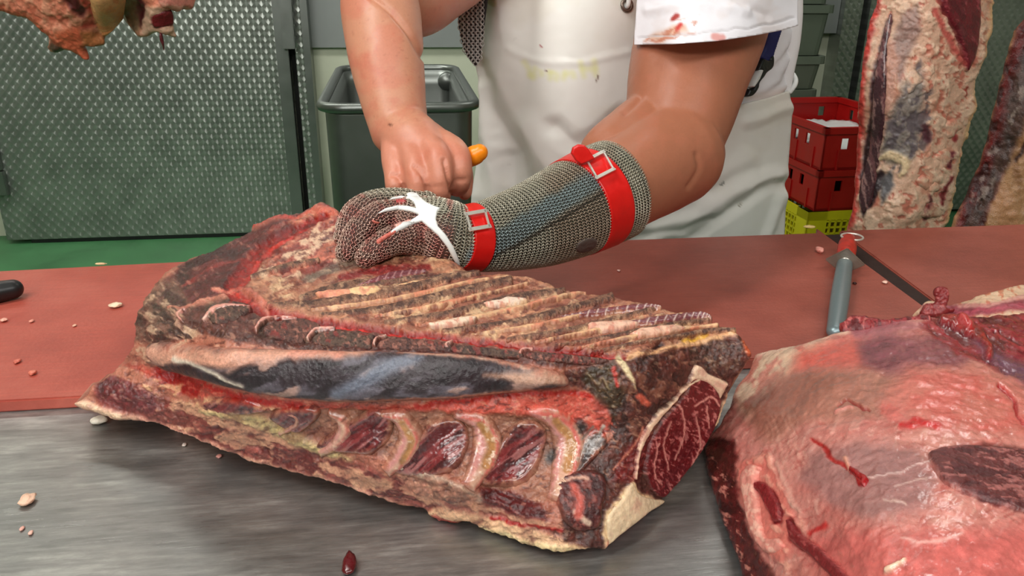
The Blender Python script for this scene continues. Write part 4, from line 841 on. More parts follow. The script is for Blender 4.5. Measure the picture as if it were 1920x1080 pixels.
sp_.line([(1410,912),(1435,918),(1452,950),(1462,980)], [14,24,26,14], (128,30,34), 4, -.001, ('fib',60,.3,14,4)).line([(1482,975),(1496,1010),(1530,1035),(1575,1080),(1640,1150)], [8,22,24,26,30], (124,30,34), 4, -.001, ('fib',40,.3,16,4))
sp_.line([(1524,826),(1548,842),(1575,868),(1592,880)], [5,7,8,6], (176,36,36), 2.5, -.0008).line([(1594,880),(1612,892),(1618,910)], [10,15,12], (164,10,22), 2.5, .0008).line([(1585,862),(1590,880)], 7, (222,160,140), 3, .001)
sp_.poly([(1500,1010),(1620,990),(1800,1000),(1930,980),(2180,1050),(2180,1300),(1600,1300)], (206,114,108), 30, 0, ('spk',.1,20)); sp_.line([(1520,1000),(1545,985)], 10, (204,64,62), 4).line([(1665,1075),(1690,1062),(1700,1052)], [10,12,6], (238,206,180), 3, .002).line([(1690,1010),(1740,1020),(1800,1000)], 6, (232,180,172), 4)
sp_.poly([(1400,760),(1440,730),(1520,700),(1600,705),(1540,740),(1470,790),(1420,830)], (150,100,86), 18, 0, ('fib',-50,.15,24,4), .6)
for k_ in range(7): sp_.line([(1432 + 9 * k_, 790 - 6 * k_), (1440 + 10 * k_, 840 - 4 * k_), (1462 + 10 * k_, 900 - 3 * k_)], [1,4,1], (222,176,158), 4, .0002, None, .3 + .25 * ((k_ * 7) % 3) / 2)
shoulder = empty('beef_shoulder', Pz(1700, 900, -0.012) * np.array([1, 1, 0]) + np.array([0, 0, ZS]), 'big glossy pink beef shoulder piece lying beside the cut end of the ribs', 'meat')
body('meat_body', M_SHINY, shoulder, SHL, shS, sp_, 2.3, 2.0, (0.0020, 26), 'table', fine=(0.0009, 180), edge_round=0.006, edge_px=16, seed=305)
rp = Paint((140, 40, 44), 3, 14, 311).blotch(8,.1,(84,20,26),.1,-.0008,.8).blotch(7,.3,(206,110,104),.1,.0005,.8)
patch('torn_lean_edge', M_MEAT, shoulder, [(1572,612),(1590,596),(1615,592),(1660,600),(1700,594),(1735,590),(1745,600),(1690,606),(1620,614),(1585,622)], Surf([(1572,612,.078),(1600,590,.085),(1740,585,.094),(1745,605,.094),(1600,620,.082)], 'z'), rp, 0.0028, 8, 1.7, 4, noise=(.0026, 260), ragscale=7, seed=312)
patch('dark_muscle', M_MEAT, shoulder, [(1740,852),(1790,836),(1860,838),(1930,845),(2050,862),(2160,890),(2150,990),(2030,985),(1930,964),(1840,936),(1770,905)], shS, Paint((100,46,46),4,18,315).blotch(6,.18,(182,112,106),.07,.0003,.75,12,5).blotch(9,.1,(70,28,32),.1,-.0004,.7,12,4), 0.0025, 10, 2.0, 2, blend=sp_, bpx=8, seed=316)
patch('red_muscle_strip', M_MEAT, shoulder, ribbon([(1410,912),(1435,918),(1452,950),(1462,980)], [14,26,28,14]), shS, Paint((130,30,34),3,12,317).blotch(6,.2,(190,90,84),.08,0,.6,60,3), 0.003, 6, 1.7, 2, seed=318, blend=sp_, bpx=3)
patch('red_muscle_strip', M_MEAT, shoulder, ribbon([(1482,975),(1496,1010),(1530,1035),(1575,1080),(1640,1150)], [8,22,24,26,30]), shS, Paint((122,30,34),3,12,319).blotch(6,.2,(176,84,80),.08,0,.6,40,3), 0.003, 6, 1.8, 2, seed=320, blend=sp_, bpx=3)
patch('fat_pad', M_FAT, shoulder, [(1392,890),(1412,870),(1430,880),(1424,900),(1440,1000),(1470,1010),(1476,1030),(1440,1040),(1412,1000),(1396,940)], shS, Paint((226,146,132),4,12,321).blotch(8,.1,(240,190,170),.1,0,.7), 0.004, 10, 1.9, 3, seed=322, blend=sp_, bpx=6)
patch('blood_clot', M_SHINY, shoulder, ribbon([(1594,880),(1612,892),(1622,900),(1617,912)], [9,14,14,8]), shS, Paint((150,8,18),2,12,323), 0.002, 4, 1.5, 2, seed=324)
# small piece behind the shoulder
shank = empty('beef_trim_piece', Pz(1880, 560, 0) * np.array([1, 1, 0]) + np.array([0, 0, ZB]), 'smaller fat-covered beef piece with a stub of red meat, lying on the board behind the shoulder', 'meat')
kS = Surf([(1725,590,.02),(1740,560,.03),(1800,572,.035),(1830,556,.045),(1920,534,.05),(2100,520,.045),(2100,600,.04),(1900,590,.055),(1800,590,.035),(1725,600,.012)], 'z')
kp = Paint((226,188,156), 4, 18, 331).blotch(9,.25,(206,116,84),.1,-.0004,.8).poly([(1720,600),(1728,572),(1760,566),(1800,572),(1870,568),(1925,560),(1925,580),(1840,592)], (164,70,84), 5, 0, ('fib',-8,.25,30,4)).line([(1800,575),(1870,570),(1925,552)], 5, (214,150,140), 3)
body('meat_body', M_FAT, shank, [(1722,602),(1728,575),(1745,563),(1780,572),(1815,563),(1830,556),(1870,545),(1925,533),(1990,528),(2080,524),(2110,560),(2100,612),(1900,612)], kS, kp, 2.0, 1.5, (0.0015, 110), 'table', seed=333, under=0.4)
patch('meat_stub', M_MEAT, shank, [(1728,588),(1735,570),(1752,566),(1751,545),(1762,538),(1778,541),(1780,560),(1776,575),(1790,580),(1760,592)], Surf([(1728,588,.03),(1760,540,.055),(1780,545,.052),(1790,585,.035),(1740,565,.040)], 'z'), Paint((132,38,40),3,10,335).blotch(6,.2,(186,100,96),.1,0,.7), 0.0025, 6, 1.6, 3, noise=(.0026, 260), seed=336)

# ================================================================ hanging sides
def hook_rod(parent, top):
    v, f, _ = tube_mesh([top + np.array([0, 0, -0.05]), top + np.array([0, 0, 0.2]), np.array([top[0], top[1], 2.94])], [0.006, 0.006, 0.006], 10, 4, (0, 1, 0))
    link('hook', mesh_np('hook', v, f), M_PLAINST, parent)
c1 = [(1668,-420),(1655,-150),(1648,-60),(1640,0),(1624,60),(1614,120),(1606,190),(1604,260),(1602,330),(1592,400),(1586,450),(1600,520),(1680,560),(1748,520),(1768,440),(1786,400),(1800,340),(1812,280),(1828,230),(1838,190),(1836,160),(1852,110),(1866,60),(1869,0),(1872,-150),(1850,-420),(1760,-520)]
cS1 = Surf([(1668,-420,1.34),(1850,-420,1.34),(1640,0,1.36),(1604,260,1.35),(1592,450,1.33),(1680,560,1.32),(1768,440,1.33),(1812,280,1.35),(1838,190,1.355),(1869,0,1.36),(1740,0,1.29),(1710,200,1.275),(1690,400,1.27),(1640,200,1.31),(1800,100,1.31),(1760,300,1.29),(1650,350,1.30)], 'Y')
q = Paint((222,184,160), 6, 22, 401, 1.15)
q.blotch(16,.12,(234,204,180),.12,.003,.8).blotch(12,.3,(196,110,92),.08,-.002,.7).blotch(20,.32,(206,140,116),.12,0,.6)
q.poly([(1640,-60),(1655,0),(1632,80),(1622,160),(1618,240),(1612,330),(1600,420),(1584,440),(1600,330),(1604,200),(1615,100),(1630,0)], (196,74,66), 5, .002, ('spk',.3,10))
q.poly([(1662,40),(1672,30),(1662,110),(1660,200),(1648,290),(1634,370),(1618,400),(1612,330),(1628,240),(1636,150),(1648,90)], (66,36,42), 4, -.002, ('fib',80,.3,30,4))
q.poly([(1690,30),(1720,10),(1725,60),(1700,110),(1690,160),(1680,140),(1672,90)], (170,140,130), 8, 0, ('spk',.15,10)); q.poly([(1690,170),(1725,120),(1735,190),(1730,250),(1710,300),(1680,310),(1650,300),(1658,240)], (150,140,132), 10, -.002, ('spk',.25,14)); q.blotch(14,.05,(104,94,100),.12,-.001,.75,-60,1.6,[(1660,250),(1725,110),(1750,180),(1745,260),(1700,330),(1650,310)])
q.poly([(1668,60),(1688,110),(1670,200),(1650,270),(1648,200)], (206,160,142), 6, .001)
q.poly([(1756,-40),(1830,-40),(1838,20),(1834,70),(1828,110),(1812,134),(1806,110),(1788,60),(1766,20)], (110,26,38), 4, -.001, ('fib',70,.25,25,4)); q.blotch(6,.3,(170,76,84),.08,0,.6,60,2,[(1760,-40),(1836,-40),(1834,70),(1812,130),(1788,60)])
q.line([(1756,20),(1770,60),(1790,90),(1808,120)], 10, (206,110,100), 4)
q.line([(1640,300),(1670,292),(1700,305),(1690,330)], [8,16,16,8], (232,208,172), 4, .004).poly([(1612,395),(1625,350),(1650,320),(1660,330),(1640,380),(1618,408)], (62,44,48), 4, -.002).poly([(1650,340),(1674,318),(1676,350),(1655,385)], (112,108,110), 5)
q.line([(1735,240),(1740,260)], 12, (92,50,60), 5, -.002).line([(1812,165),(1810,180)], 5, (176,50,44), 2).line([(1785,240),(1788,262)], 7, (164,60,66), 3).line([(1784,285),(1778,310)], 7, (120,30,52), 3).line([(1780,330),(1770,360),(1765,380)], [7,9,6], (130,24,40), 3).line([(1742,370),(1735,410)], 8, (116,44,52), 3)
q.line([(1866,0),(1852,110),(1836,170),(1815,260),(1800,340),(1776,420)], 12, (226,188,144), 5, .002)
h1 = empty('hanging_beef_carcass', PY(1740, -420, 1.36), 'hanging beef side with white knobbly fat and a dark red muscle at its top', 'meat', 'hanging beef sides')
body('meat_body', M_FAT, h1, c1, cS1, q, 2.2, 3, (0.0045, 28), 'back', 0.09, 405, 0.012, 18, fine=(0.0009, 160), backcol=(200,150,120), ragscale=20); hook_rod(h1, PY(1740, -500, 1.34))
patch('dark_red_muscle', M_MEAT, h1, [(1756,-40),(1800,-60),(1832,-40),(1838,20),(1834,70),(1828,108),(1812,134),(1804,108),(1788,62),(1766,20)], cS1, Paint((112,26,38),3,12,407).blotch(6,.26,(176,84,90),.07,.0002,.7,60,3).blotch(10,.1,(78,16,28),.1,0,.6,60,2), 0.006, 9, 1.8, 2, blend=q, bpx=4, seed=408)
lr = random.Random(7)
for k in range(12):
    lx = lr.uniform(1690, 1830); ly = lr.uniform(120, 400)
    if lx > 1838 - 0.22 * ly or lx < 1700 and ly < 300: continue
    a = lr.uniform(0, 6.28); r0 = lr.uniform(10, 20)
    pl = [(lx + r0 * (1 + .3 * math.sin(3 * t + a)) * math.cos(t), ly + r0 * 1.15 * (1 + .25 * math.cos(2 * t + a)) * math.sin(t)) for t in np.arange(0, 6.28, 0.7)]
    patch('fat_lobe', M_FAT, h1, pl, cS1, Paint((228, 194, 168),3,14,420+k,1.1).blotch(9,.2,(214,150,128),.12,0,.6), lr.uniform(.003,.007), 12, 2.4, 2, noise=(.0010,150), seed=430+k, blend=q, bpx=12)
patch('membrane_strip', M_SHINY, h1, [(1662,40),(1672,30),(1664,110),(1662,200),(1650,290),(1636,370),(1618,402),(1610,360),(1624,300),(1632,240),(1638,150),(1650,90)], cS1, Paint((68,38,44),3,14,461).blotch(8,.1,(130,84,84),.1,0,.7,80,4).blotch(7,.25,(190,150,140),.08,.0004,.6,80,4), 0.003, 6, 1.9, 3, seed=462)
c2 = [(2010,-420),(1980,-150),(1935,10),(1908,50),(1888,100),(1872,160),(1856,220),(1840,290),(1822,340),(1800,390),(1782,440),(1790,540),(1900,590),(2150,560),(2200,300),(2180,0),(2150,-420)]
cS2 = Surf([(2010,-420,1.62),(2150,-420,1.60),(1935,10,1.62),(1872,160,1.62),(1822,340,1.60),(1782,440,1.58),(1790,540,1.57),(2150,560,1.56),(2200,300,1.56),(2180,0,1.58),(1950,200,1.54),(1900,400,1.53),(2050,300,1.52)], 'Y')
q2 = Paint((196,150,110), 6, 24, 501, 1.1)
q2.blotch(40,.1,(206,150,110),.2,0,.6,75,2).blotch(20,.2,(150,104,70),.15,-.001,.6,80,4)
q2.poly([(1940,-60),(1935,10),(1905,60),(1880,140),(1858,230),(1840,300),(1800,400),(1780,450),(1830,460),(1850,400),(1880,330),(1890,250),(1900,180),(1930,110),(1960,60)], (112,30,30), 7, .001, ('fib',-68,.35,30,6)); q2.blotch(14,.1,(64,20,22),.1,-.003,.8,-68,2,[(1935,-60),(1870,160),(1780,450),(1840,450),(1890,250),(1960,40)])
q2.poly([(1890,180),(1925,80),(1960,100),(1920,240),(1880,330),(1850,400),(1820,450),(1800,430),(1850,340),(1880,250)], (92,66,60), 8, -.001, ('spk',.4,10)); q2.blotch(12,.25,(176,160,150),.08,.001,.7,-60,1.6,[(1890,180),(1940,90),(1900,260),(1830,430),(1800,430)])
q2.line([(1925,270),(1905,300)], 6, (60,30,26), 4, -.002)
h2_ = empty('hanging_beef_carcass', PY(2060, -420, 1.6), 'second hanging beef side at the edge, dark red ragged rim and tan fat', 'meat', 'hanging beef sides')
body('meat_body', M_MEAT, h2_, c2, cS2, q2, 2.6, 3, (0.006, 40), 'back', 0.10, 505, 0.012, 18, fine=(0.0015, 160), backcol=(170,120,90)); hook_rod(h2_, PY(2070, -400, 1.58))
# upper left
c3 = [(-260,-400),(-240,-120),(-120,-30),(-40,8),(0,27),(30,36),(60,50),(88,76),(84,92),(100,102),(122,98),(150,112),(163,114),(156,92),(180,90),(199,82),(202,68),(210,52),(225,26),(236,44),(250,62),(262,66),(285,62),(312,70),(334,72),(330,50),(324,18),(345,20),(358,12),(366,-60),(380,-400)]
cS3 = Surf([(-260,-400,1.50),(-120,-30,1.50),(0,27,1.49),(60,50,1.48),(155,108,1.47),(199,82,1.47),(225,26,1.52),(262,66,1.48),(334,72,1.48),(358,12,1.50),(380,-400,1.5),(100,20,1.43),(200,10,1.44),(290,10,1.44),(60,-150,1.40),(250,-150,1.41)], 'Y')
q3 = Paint((212,132,104), 6, 24, 601)
q3.blotch(14,.1,(226,164,132),.12,.002,.7).blotch(18,.25,(190,96,72),.12,-.001,.6)
q3.line([(0,22),(60,46),(100,80),(150,105),(160,113)], 22, (192,96,68), 8, 0, ('fib',35,.12,40,6)); q3.poly([(100,60),(150,50),(160,110),(130,100)], (196,100,68), 8)
q3.poly([(118,-30),(140,-10),(162,18),(158,34),(138,24),(122,0)], (78,30,28), 4, -.004); q3.line([(150,-10),(172,20),(176,40),(160,48)], 12, (186,76,62), 5)
q3.poly([(84,92),(92,78),(120,100),(100,104)], (72,54,38), 4); q3.poly([(155,90),(150,60),(180,62),(200,70),(198,84),(178,90)], (176,112,66), 6)
q3.poly([(172,10),(165,-60),(240,-60),(228,26),(210,50),(195,68),(185,62),(176,40)], (216,172,118), 5, .003); q3.poly([(210,-60),(240,-60),(232,20),(222,20)], (170,150,100), 6)
q3.poly([(230,-40),(270,-40),(262,20),(262,60),(245,56),(232,30)], (150,126,96), 6, 0, ('spk',.2,8)); q3.poly([(256,-10),(272,6),(268,40),(262,50),(255,20)], (84,30,36), 4, -.003)
q3.poly([(270,12),(300,10),(324,18),(330,50),(334,72),(310,68),(262,66),(266,40)], (214,178,150), 5, .001); q3.poly([(286,30),(322,18),(325,46),(290,52)], (104,18,26), 3, -.001, ('fib',-20,.25,14,3)); q3.poly([(294,-40),(360,-40),(358,14),(345,20),(310,14)], (226,140,126), 5, .002)
h3 = empty('hanging_beef_quarter', PY(60, -400, 1.46), 'lower end of a hanging beef quarter, pink lobed fat before the steel door', 'meat')
body('meat_body', M_FAT, h3, c3, cS3, q3, 2.2, 2, (0.005, 50), 'back', 0.10, 605, 0.010, 12, fine=(0.0012, 200), backcol=(190,120,95)); hook_rod(h3, PY(60, -380, 1.47))
patch('cream_fat_lobe', M_FAT, h3, [(172,-20),(230,-30),(234,8),(226,26),(214,48),(203,66),(193,68),(184,58),(177,40),(170,10)], cS3, Paint((214,168,112),4,14,607).blotch(12,.1,(206,130,76),.15,0,.6), 0.016, 16, 2.0, 1.5, seed=608)
patch('pink_fat_lobe', M_FAT, h3, [(290,-40),(365,-40),(362,2),(354,18),(340,14),(330,22),(312,14),(298,6)], cS3, Paint((228,146,130),4,14,609).blotch(10,.15,(238,186,160),.12,0,.7), 0.012, 12, 2.0, 2, seed=610)
patch('dark_muscle', M_MEAT, h3, [(286,30),(300,22),(322,18),(326,44),(308,50),(288,52)], cS3, Paint((104,18,26),3,10,611).blotch(6,.2,(160,64,70),.08,0,.6,-20,3), 0.003, 5, 1.8, 1.5, seed=612)
patch('sinew', M_MEAT, h3, [(299,62),(304,66),(308,82),(308,96),(303,84),(299,74)], cS3, Paint((92,30,36),2,10,613), 0.003, 3, 1.6, 0.5, seed=614)

# ================================================================ tools and scraps on the boards
def frame_of(a, up=(0, 0, 1)):
    a = Vector(a).normalized(); s = a.cross(Vector(up)).normalized(); return a, s, s.cross(a)
rodA = Pz(1584, 494, .016); rodB = Pz(1566, 622, .011); ax, sd, u3 = frame_of(V(rodA - rodB))
stl = empty('sharpening_steel', Pz(1576, 560, 0), 'oval grey sharpening steel with red handle and ring, resting by the gap', 'sharpening steel')
def px2m(P, w): return w * float(depth(P)) / FPX
v, f, _ = tube_mesh([rodB, (rodA + rodB) / 2, rodA], [[px2m(rodB, 16), .0075], [px2m(rodA, 15.5), .0075], [px2m(rodA, 14), .0075]], 28, 8); link('rod', mesh_np('rod', v, f), M_LABELG, stl)
bm = bmesh.new(); gc = V(rodA) + u3 * 0.002; dm = [sd * 0.024, u3 * 0.019, -sd * 0.024, -u3 * 0.017]
lo_ = [bm.verts.new(gc + d_ - ax * 0.0015) for d_ in dm]; hi_ = [bm.verts.new(gc + d_ + ax * 0.0015) for d_ in dm]
bm.faces.new(lo_); bm.faces.new(hi_[::-1])
for k in range(4): bm.faces.new((lo_[k], hi_[k], hi_[(k + 1) % 4], lo_[(k + 1) % 4]))
bmesh.ops.bevel(bm, geom=[e for e in bm.edges], offset=0.0012, segments=2, affect='EDGES'); bmesh.ops.recalc_face_normals(bm, faces=bm.faces); finish(bm, 'guard', simple('dull_brass_grey_metal', (140, 128, 116), .38, .8, 60, .15), stl)
hA = np.array(V(rodA) + ax * 0.004 + u3 * 0.002); hB = hA + np.array(ax) * 0.050 + np.array(u3) * 0.004; hC = hB + np.array(ax) * 0.022
v, f, _ = tube_mesh([hA, hA + np.array(ax) * 0.006], [0.0085, 0.0085], 24, 3); link('ferrule', mesh_np('ferrule', v, f), M_CHROME, stl)
wred = simple('worn_red_handle', (176, 44, 32), .45, 0, 120, .35, .2)
v, f, _ = tube_mesh([hA + np.array(ax) * 0.006, (hA + hB) / 2, hB, hC], [[.0105,.009],[.0115,.010],[.0115,.010],[.0095,.009]], 28, 6); link('handle', mesh_np('handle', v, f), wred, stl)
bm = bmesh.new(); rc = V(hC) - ax * 0.004 + sd * 0.004 + u3 * 0.0065; rp_ = []
ring_tube(bm, [rc + (sd * math.cos(t) + ax * math.sin(t)) * 0.0135 for t in np.arange(0, 6.28, 0.26)], 0.0015, 8); finish(bm, 'ring', M_CHROME, stl, True)

kn = empty('butcher_knife', Pz(-40, 552, 0), 'knife with rounded black handle lying on the salmon board, cut by the picture edge', 'knife')
ka = Pz(24, 542, .012); kb = Pz(-110, 566, .012); kd = (kb - ka) / np.linalg.norm(kb - ka)
v, f, _ = tube_mesh([ka, ka + kd * 0.03, ka + kd * .08, ka + kd * .125], [[.012,.011],[.0145,.0125],[.0125,.0125],[.014,.0125]], 28, 6); link('handle', mesh_np('handle', v, f), M_BLACK, kn)
bm = bmesh.new(); s_ = Vector(kd).cross(Vector((0, 0, 1))).normalized(); b0_ = V(ka + kd * .12)
pr = [b0_ + s_ * .010, b0_ + V(kd) * .12 + s_ * .008, b0_ + V(kd) * .16 - s_ * .004, b0_ + V(kd) * .12 - s_ * .013, b0_ - s_ * .013]
lo_ = [bm.verts.new(p_ - Vector((0, 0, .0098))) for p_ in pr]; hi_ = [bm.verts.new(p_ - Vector((0, 0, .0078))) for p_ in pr]; bm.faces.new(lo_); bm.faces.new(hi_[::-1])
for k in range(5): bm.faces.new((lo_[k], hi_[k], hi_[(k + 1) % 5], lo_[(k + 1) % 5]))
bmesh.ops.recalc_face_normals(bm, faces=bm.faces); finish(bm, 'blade', M_PLAINST, kn)

def scrap(px, py, w, h, col, label, name='fat_scrap', cat='scrap', z=None, mat=None, flat=.35, seed=1, grp='scraps of fat and meat'):
    bm = bmesh.new(); bmesh.ops.create_icosphere(bm, subdivisions=3 if w > 9 else 2, radius=1.0)
    zt = 0.0 if py < 735 + (px < 200) * 8 or z else -0.012; P = Pz(px, py, zt); s1 = w / 2 * float(depth(P)) / FPX; s2 = h / 2 * float(depth(P)) / FPX / 0.5
    vs = np.array([v.co[:] for v in bm.verts]); n = 1 + 0.45 * fbm3(vs * 1.6, 3, seed)
    for v, k, c in zip(bm.verts, n, vs): v.co = Vector((c[0] * s1 * k, c[1] * s2 * k, (c[2] * k * .8 + .45) * min(s1, s2) * flat * 2))
    mnz = min(v.co.z for v in bm.verts)
    for v in bm.verts: v.co.z -= mnz - 0.0003
    me = bpy.data.meshes.new(name); bm.to_mesh(me); bm.free(); me.polygons.foreach_set('use_smooth', np.ones(len(me.polygons), bool)); setcol(me, np.tile(np.asarray(col, float), (len(me.vertices), 1)))
    me.materials.append(mat or M_FAT); o = bpy.data.objects.new(name, me); COL.objects.link(o); o.location = V(P); tag(o, label, cat, grp)
for a in [(218,576,24,9,(232,206,176),'flat cream fat scrap in the middle of the salmon board'), (60,604,8,6,(226,150,130),'tiny pink scrap on the salmon board left of the cream scrap'), (33,680,12,9,(206,110,92),'pink crumb of fat near the left of the salmon board'), (62,702,14,8,(214,120,98),'pink curled crumb near the front edge of the salmon board'), (8,603,12,7,(232,170,150),'pale scrap at the far left of the salmon board'), (140,612,7,5,(226,176,150),'small pale crumb below the cream scrap'), (190,497,20,4,(232,196,150),'thin tan sliver at the back edge of the salmon board'),
          (76,747,24,7,(214,96,76),'orange-pink scrap at the front edge of the salmon board'), (52,942,26,17,(232,190,164),'largest cream fat scrap on the steel table, at the left'), (42,993,9,7,(226,170,156),'small pink crumb below the largest fat scrap'), (58,1001,9,7,(226,176,160),'pink crumb right beside the other small one on the steel'), (655,1064,26,28,(86,10,18),'dark red glossy blood clot on the front of the steel table','blood_clot'), (187,793,30,12,(232,222,206),'white fat shred just under the left tip of the ribs'), (346,836,8,6,(230,210,200),'white crumb on the steel just under the rib flap'), (411,858,10,7,(226,160,150),'pink crumb beside the rib flap on the steel table'), (8,770,6,5,(170,50,50),'red speck on the steel near the salmon board edge'),
          (1536,474,14,9,(222,150,136),'pink knobbly scrap on the board left of the sharpening steel'), (1517,428,22,6,(226,196,130),'yellowish fat curl on the back corner of the middle board'), (1659,532,10,5,(232,190,170),'pale crumb on the triangle of board right of the steel rod'), (1602,533,8,4,(60,20,18),'dark red speck beside the sharpening steel rod'), (1160,509,7,4,(226,180,170),'pale crumb on the brown-red board below the glove cuff'), (1450,905,4,3,(60,40,36),'tiny dark speck on the steel between the two big meats')]:
    if a[0] == 1450: continue
    scrap(*a[:6], name=a[6] if len(a) > 6 else 'fat_scrap', seed=int(a[0]) + 3, mat=M_SHINY if a[0] == 655 else None, flat=.5 if a[0] in (655, 1536) else .3, cat='clot' if a[0] == 655 else 'scrap', z=(a[0] > 1000))
# ================================================================ the butcher
person = empty('person', (float(PY(1180, 440, 1.27)[0]), 1.27, 0), 'person in white apron and t-shirt leaning over the ribs, one hand in a mail glove', 'person')
def tb_(lst, up=(0, 0, 1), nseg=64, sub=10, dr=0.0, ends=True):
    n, r = pxnodes(lst); return tube_mesh(n, r + dr, nseg, sub, up, closed_ends=ends)[:2]
YT0 = 1.30
armL = [(868,447,.700,84),(905,444,.712,96),(1000,420,.742,126),(1085,388,.775,150),(1140,362,.802,168),(1200,326,.842,184),(1262,292,.880,190)]   # gloved forearm
upL = [(1258,290,.885,170),(1274,215,.925,202),(1293,130,.975,226),(1318,40,1.04,244),(1330,-60,1.10,250),(1330,-170,1.17,220)]
gloveF = {'pinky': [(818,460,.692,56),(778,449,.684,54),(740,450,.674,50),(708,466,.662,44),(686,482,.655,34)], 'ring': [(805,418,.712,52),(752,403,.706,50),(706,407,.697,48),(670,436,.684,43),(649,472,.672,34)],
          'middle': [(800,392,.734,44),(742,384,.730,43),(692,388,.722,42),(660,412,.710,38),(644,444,.700,30)], 'index': [(800,384,.748,46),(740,377,.747,44),(695,382,.740,42),(664,398,.731,38),(648,424,.722,31)], 'thumb': [(845,425,.735,50),(800,440,.76,40),(762,446,.765,34)]}
palm = [(872,447,.702,112),(838,441,.700,126),(800,424,.704,112),(772,414,.704,84)]
tubes = [tb_(armL), tb_(upL), tb_([(1280,300,.90,92),(1294,298,.90,80)]), tb_([(1150,292,.86,130),(1200,250,.90,130),(1225,220,.93,110)])]
tubes += [tb_(v, dr=-0.0045) for v in gloveF.values()] + [tb_(palm, dr=-0.005)]
# bare right arm and fist
armR = [(748,240,.842,110),(738,190,.862,122),(728,130,.885,137),(720,70,.910,146),(712,10,.935,146),(706,-45,.955,128)]
upR = [(712,-50,.965,140),(765,-5,1.02,150),(830,-50,1.09,160),(900,-120,1.16,190),(960,-170,1.22,190)]
tubes += [tb_(armR), tb_(upR), tb_([(1000,-200,1.26,260),(1180,-230,1.30,330),(1340,-200,1.25,240)], (0, 1, 0))]
fist = [[(742,262,.826,58),(738,295,.800,48),(742,324,.784,46),(744,355,.770,40),(750,372,.790,34),(762,352,.812,32)],
        [(760,258,.822,60),(772,285,.792,50),(780,312,.772,50),(784,350,.757,44),(786,366,.772,38),(790,350,.808,34)],
        [(778,256,.822,60),(806,276,.790,52),(822,300,.768,52),(826,348,.756,45),(826,366,.772,38),(822,350,.806,34)],
        [(795,258,.826,58),(838,274,.800,52),(858,294,.782,50),(863,332,.772,44),(858,352,.790,36),(846,338,.812,32)],
        [(792,246,.838,56),(828,272,.832,54),(858,300,.826,44),(870,332,.818,36),(872,362,.808,27)]]
tubes += [tb_(v, nseg=22) for v in fist] + [tb_([(752,240,.838,100),(776,268,.818,112),(798,288,.802,100)])]
# torso core and neck under the clothes, legs
tor = [(1170,-210,YT0,330),(1185,-80,YT0,480),(1190,60,YT0,510),(1190,200,YT0,500),(1190,330,YT0,500),(1185,450,YT0,480)]
tubes += [tb_([t + (0.42,) for t in tor], (0, 1, 0), 40)]
bme = fuse('arms_and_body', tubes, 0.0025, 3)
P = mverts(bme); N = mnorms(bme); px, py = proj(P)
sk = Paint((198, 138, 110), 14, 60, 701)
sk.blotch(60,.1,(196,118,94),.2,0,.6).blotch(18,.3,(190,106,86),.15,0,.35).blotch(7,.52,(150,84,66),.05,0,.25)
sk.poly([(700,255),(800,235),(900,290),(890,390),(700,390)], (200,130,106), 26, 0)
for l_ in ([(748,318),(768,330)], [(782,290),(800,282)], [(820,288),(838,284)], [(858,288),(872,296)]): sk.line(l_, 20, (198,122,98), 12)
sk.line([(733,236),(737,240)], 4, (96,50,36), 1.5)
sk.poly([(1150,60),(1480,60),(1420,340),(1180,460),(1080,300)], (166,104,78), 40, 0)  # shade on the gloved arm painted into the skin as browner colour
sk.blotch(24,.25,(184,108,84),.2,0,.25)
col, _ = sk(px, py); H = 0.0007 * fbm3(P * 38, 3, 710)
# creases of the fist and of the bent elbows
def crease(pts, w, d, Yr):
    global H
    c = crom(pts, 4); dd = seg_dist(px, py, c); m = np.exp(-(dd / w) ** 2) * ((P[:, 1] > Yr[0]) & (P[:, 1] < Yr[1])); H = H - d * m
for c_ in ([(735,328),(745,330),(753,345),(760,368)], [(776,312),(790,325),(800,350),(806,374)], [(832,300),(838,325),(845,350),(846,362)]): crease(c_, 3.2, .0036, (.70, .84))
crease([(690,-10),(730,20),(765,60),(795,110)], 5, .004, (.85, 1.1)); crease([(1172,212),(1185,200),(1200,185)], 5, .003, (.8, 1.1)); crease([(1290,350),(1310,318),(1306,290)], 5, .002, (.8, 1.1))
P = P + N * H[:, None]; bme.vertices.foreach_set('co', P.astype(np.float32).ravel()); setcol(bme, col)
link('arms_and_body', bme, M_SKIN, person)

# t-shirt
torS = [(1170,-230,YT0,400),(1190,-80,YT0,575),(1192,40,YT0,598),(1190,120,YT0,585),(1188,200,YT0,578),(1185,330,YT0,580),(1180,460,YT0,560)]
v, f, fr = tube_mesh(*[a for a in (lambda n, r: (n, r * np.array([1, .46])))(*pxnodes(torS))], 96, 16, (0, 1, 0))
v = np.asarray(v); x_, y_ = proj(v); Ns = v - np.array([fr[0][:, 0].mean(), YT0, 0]); Ns[:, 2] = 0; Ns /= np.linalg.norm(Ns, axis=1, keepdims=True) + 1e-9
tp = Paint((232, 230, 234), 8, 40, 721)
tp.line([(1420,175),(1450,150),(1478,110)], 12, None, 8, .008).line([(1410,195),(1450,178),(1478,150)], 9, None, 6, .007).line([(1440,120),(1470,90),(1485,60)], 8, None, 6, .006).line([(1405,185),(1440,180),(1470,170)], 14, (214,196,190), 8)
c_, h_ = tp(x_, y_); v = v + Ns * h_[:, None]
shirt = link('t_shirt', mesh_np('t_shirt', v, f, c_), M_CLOTH, person)
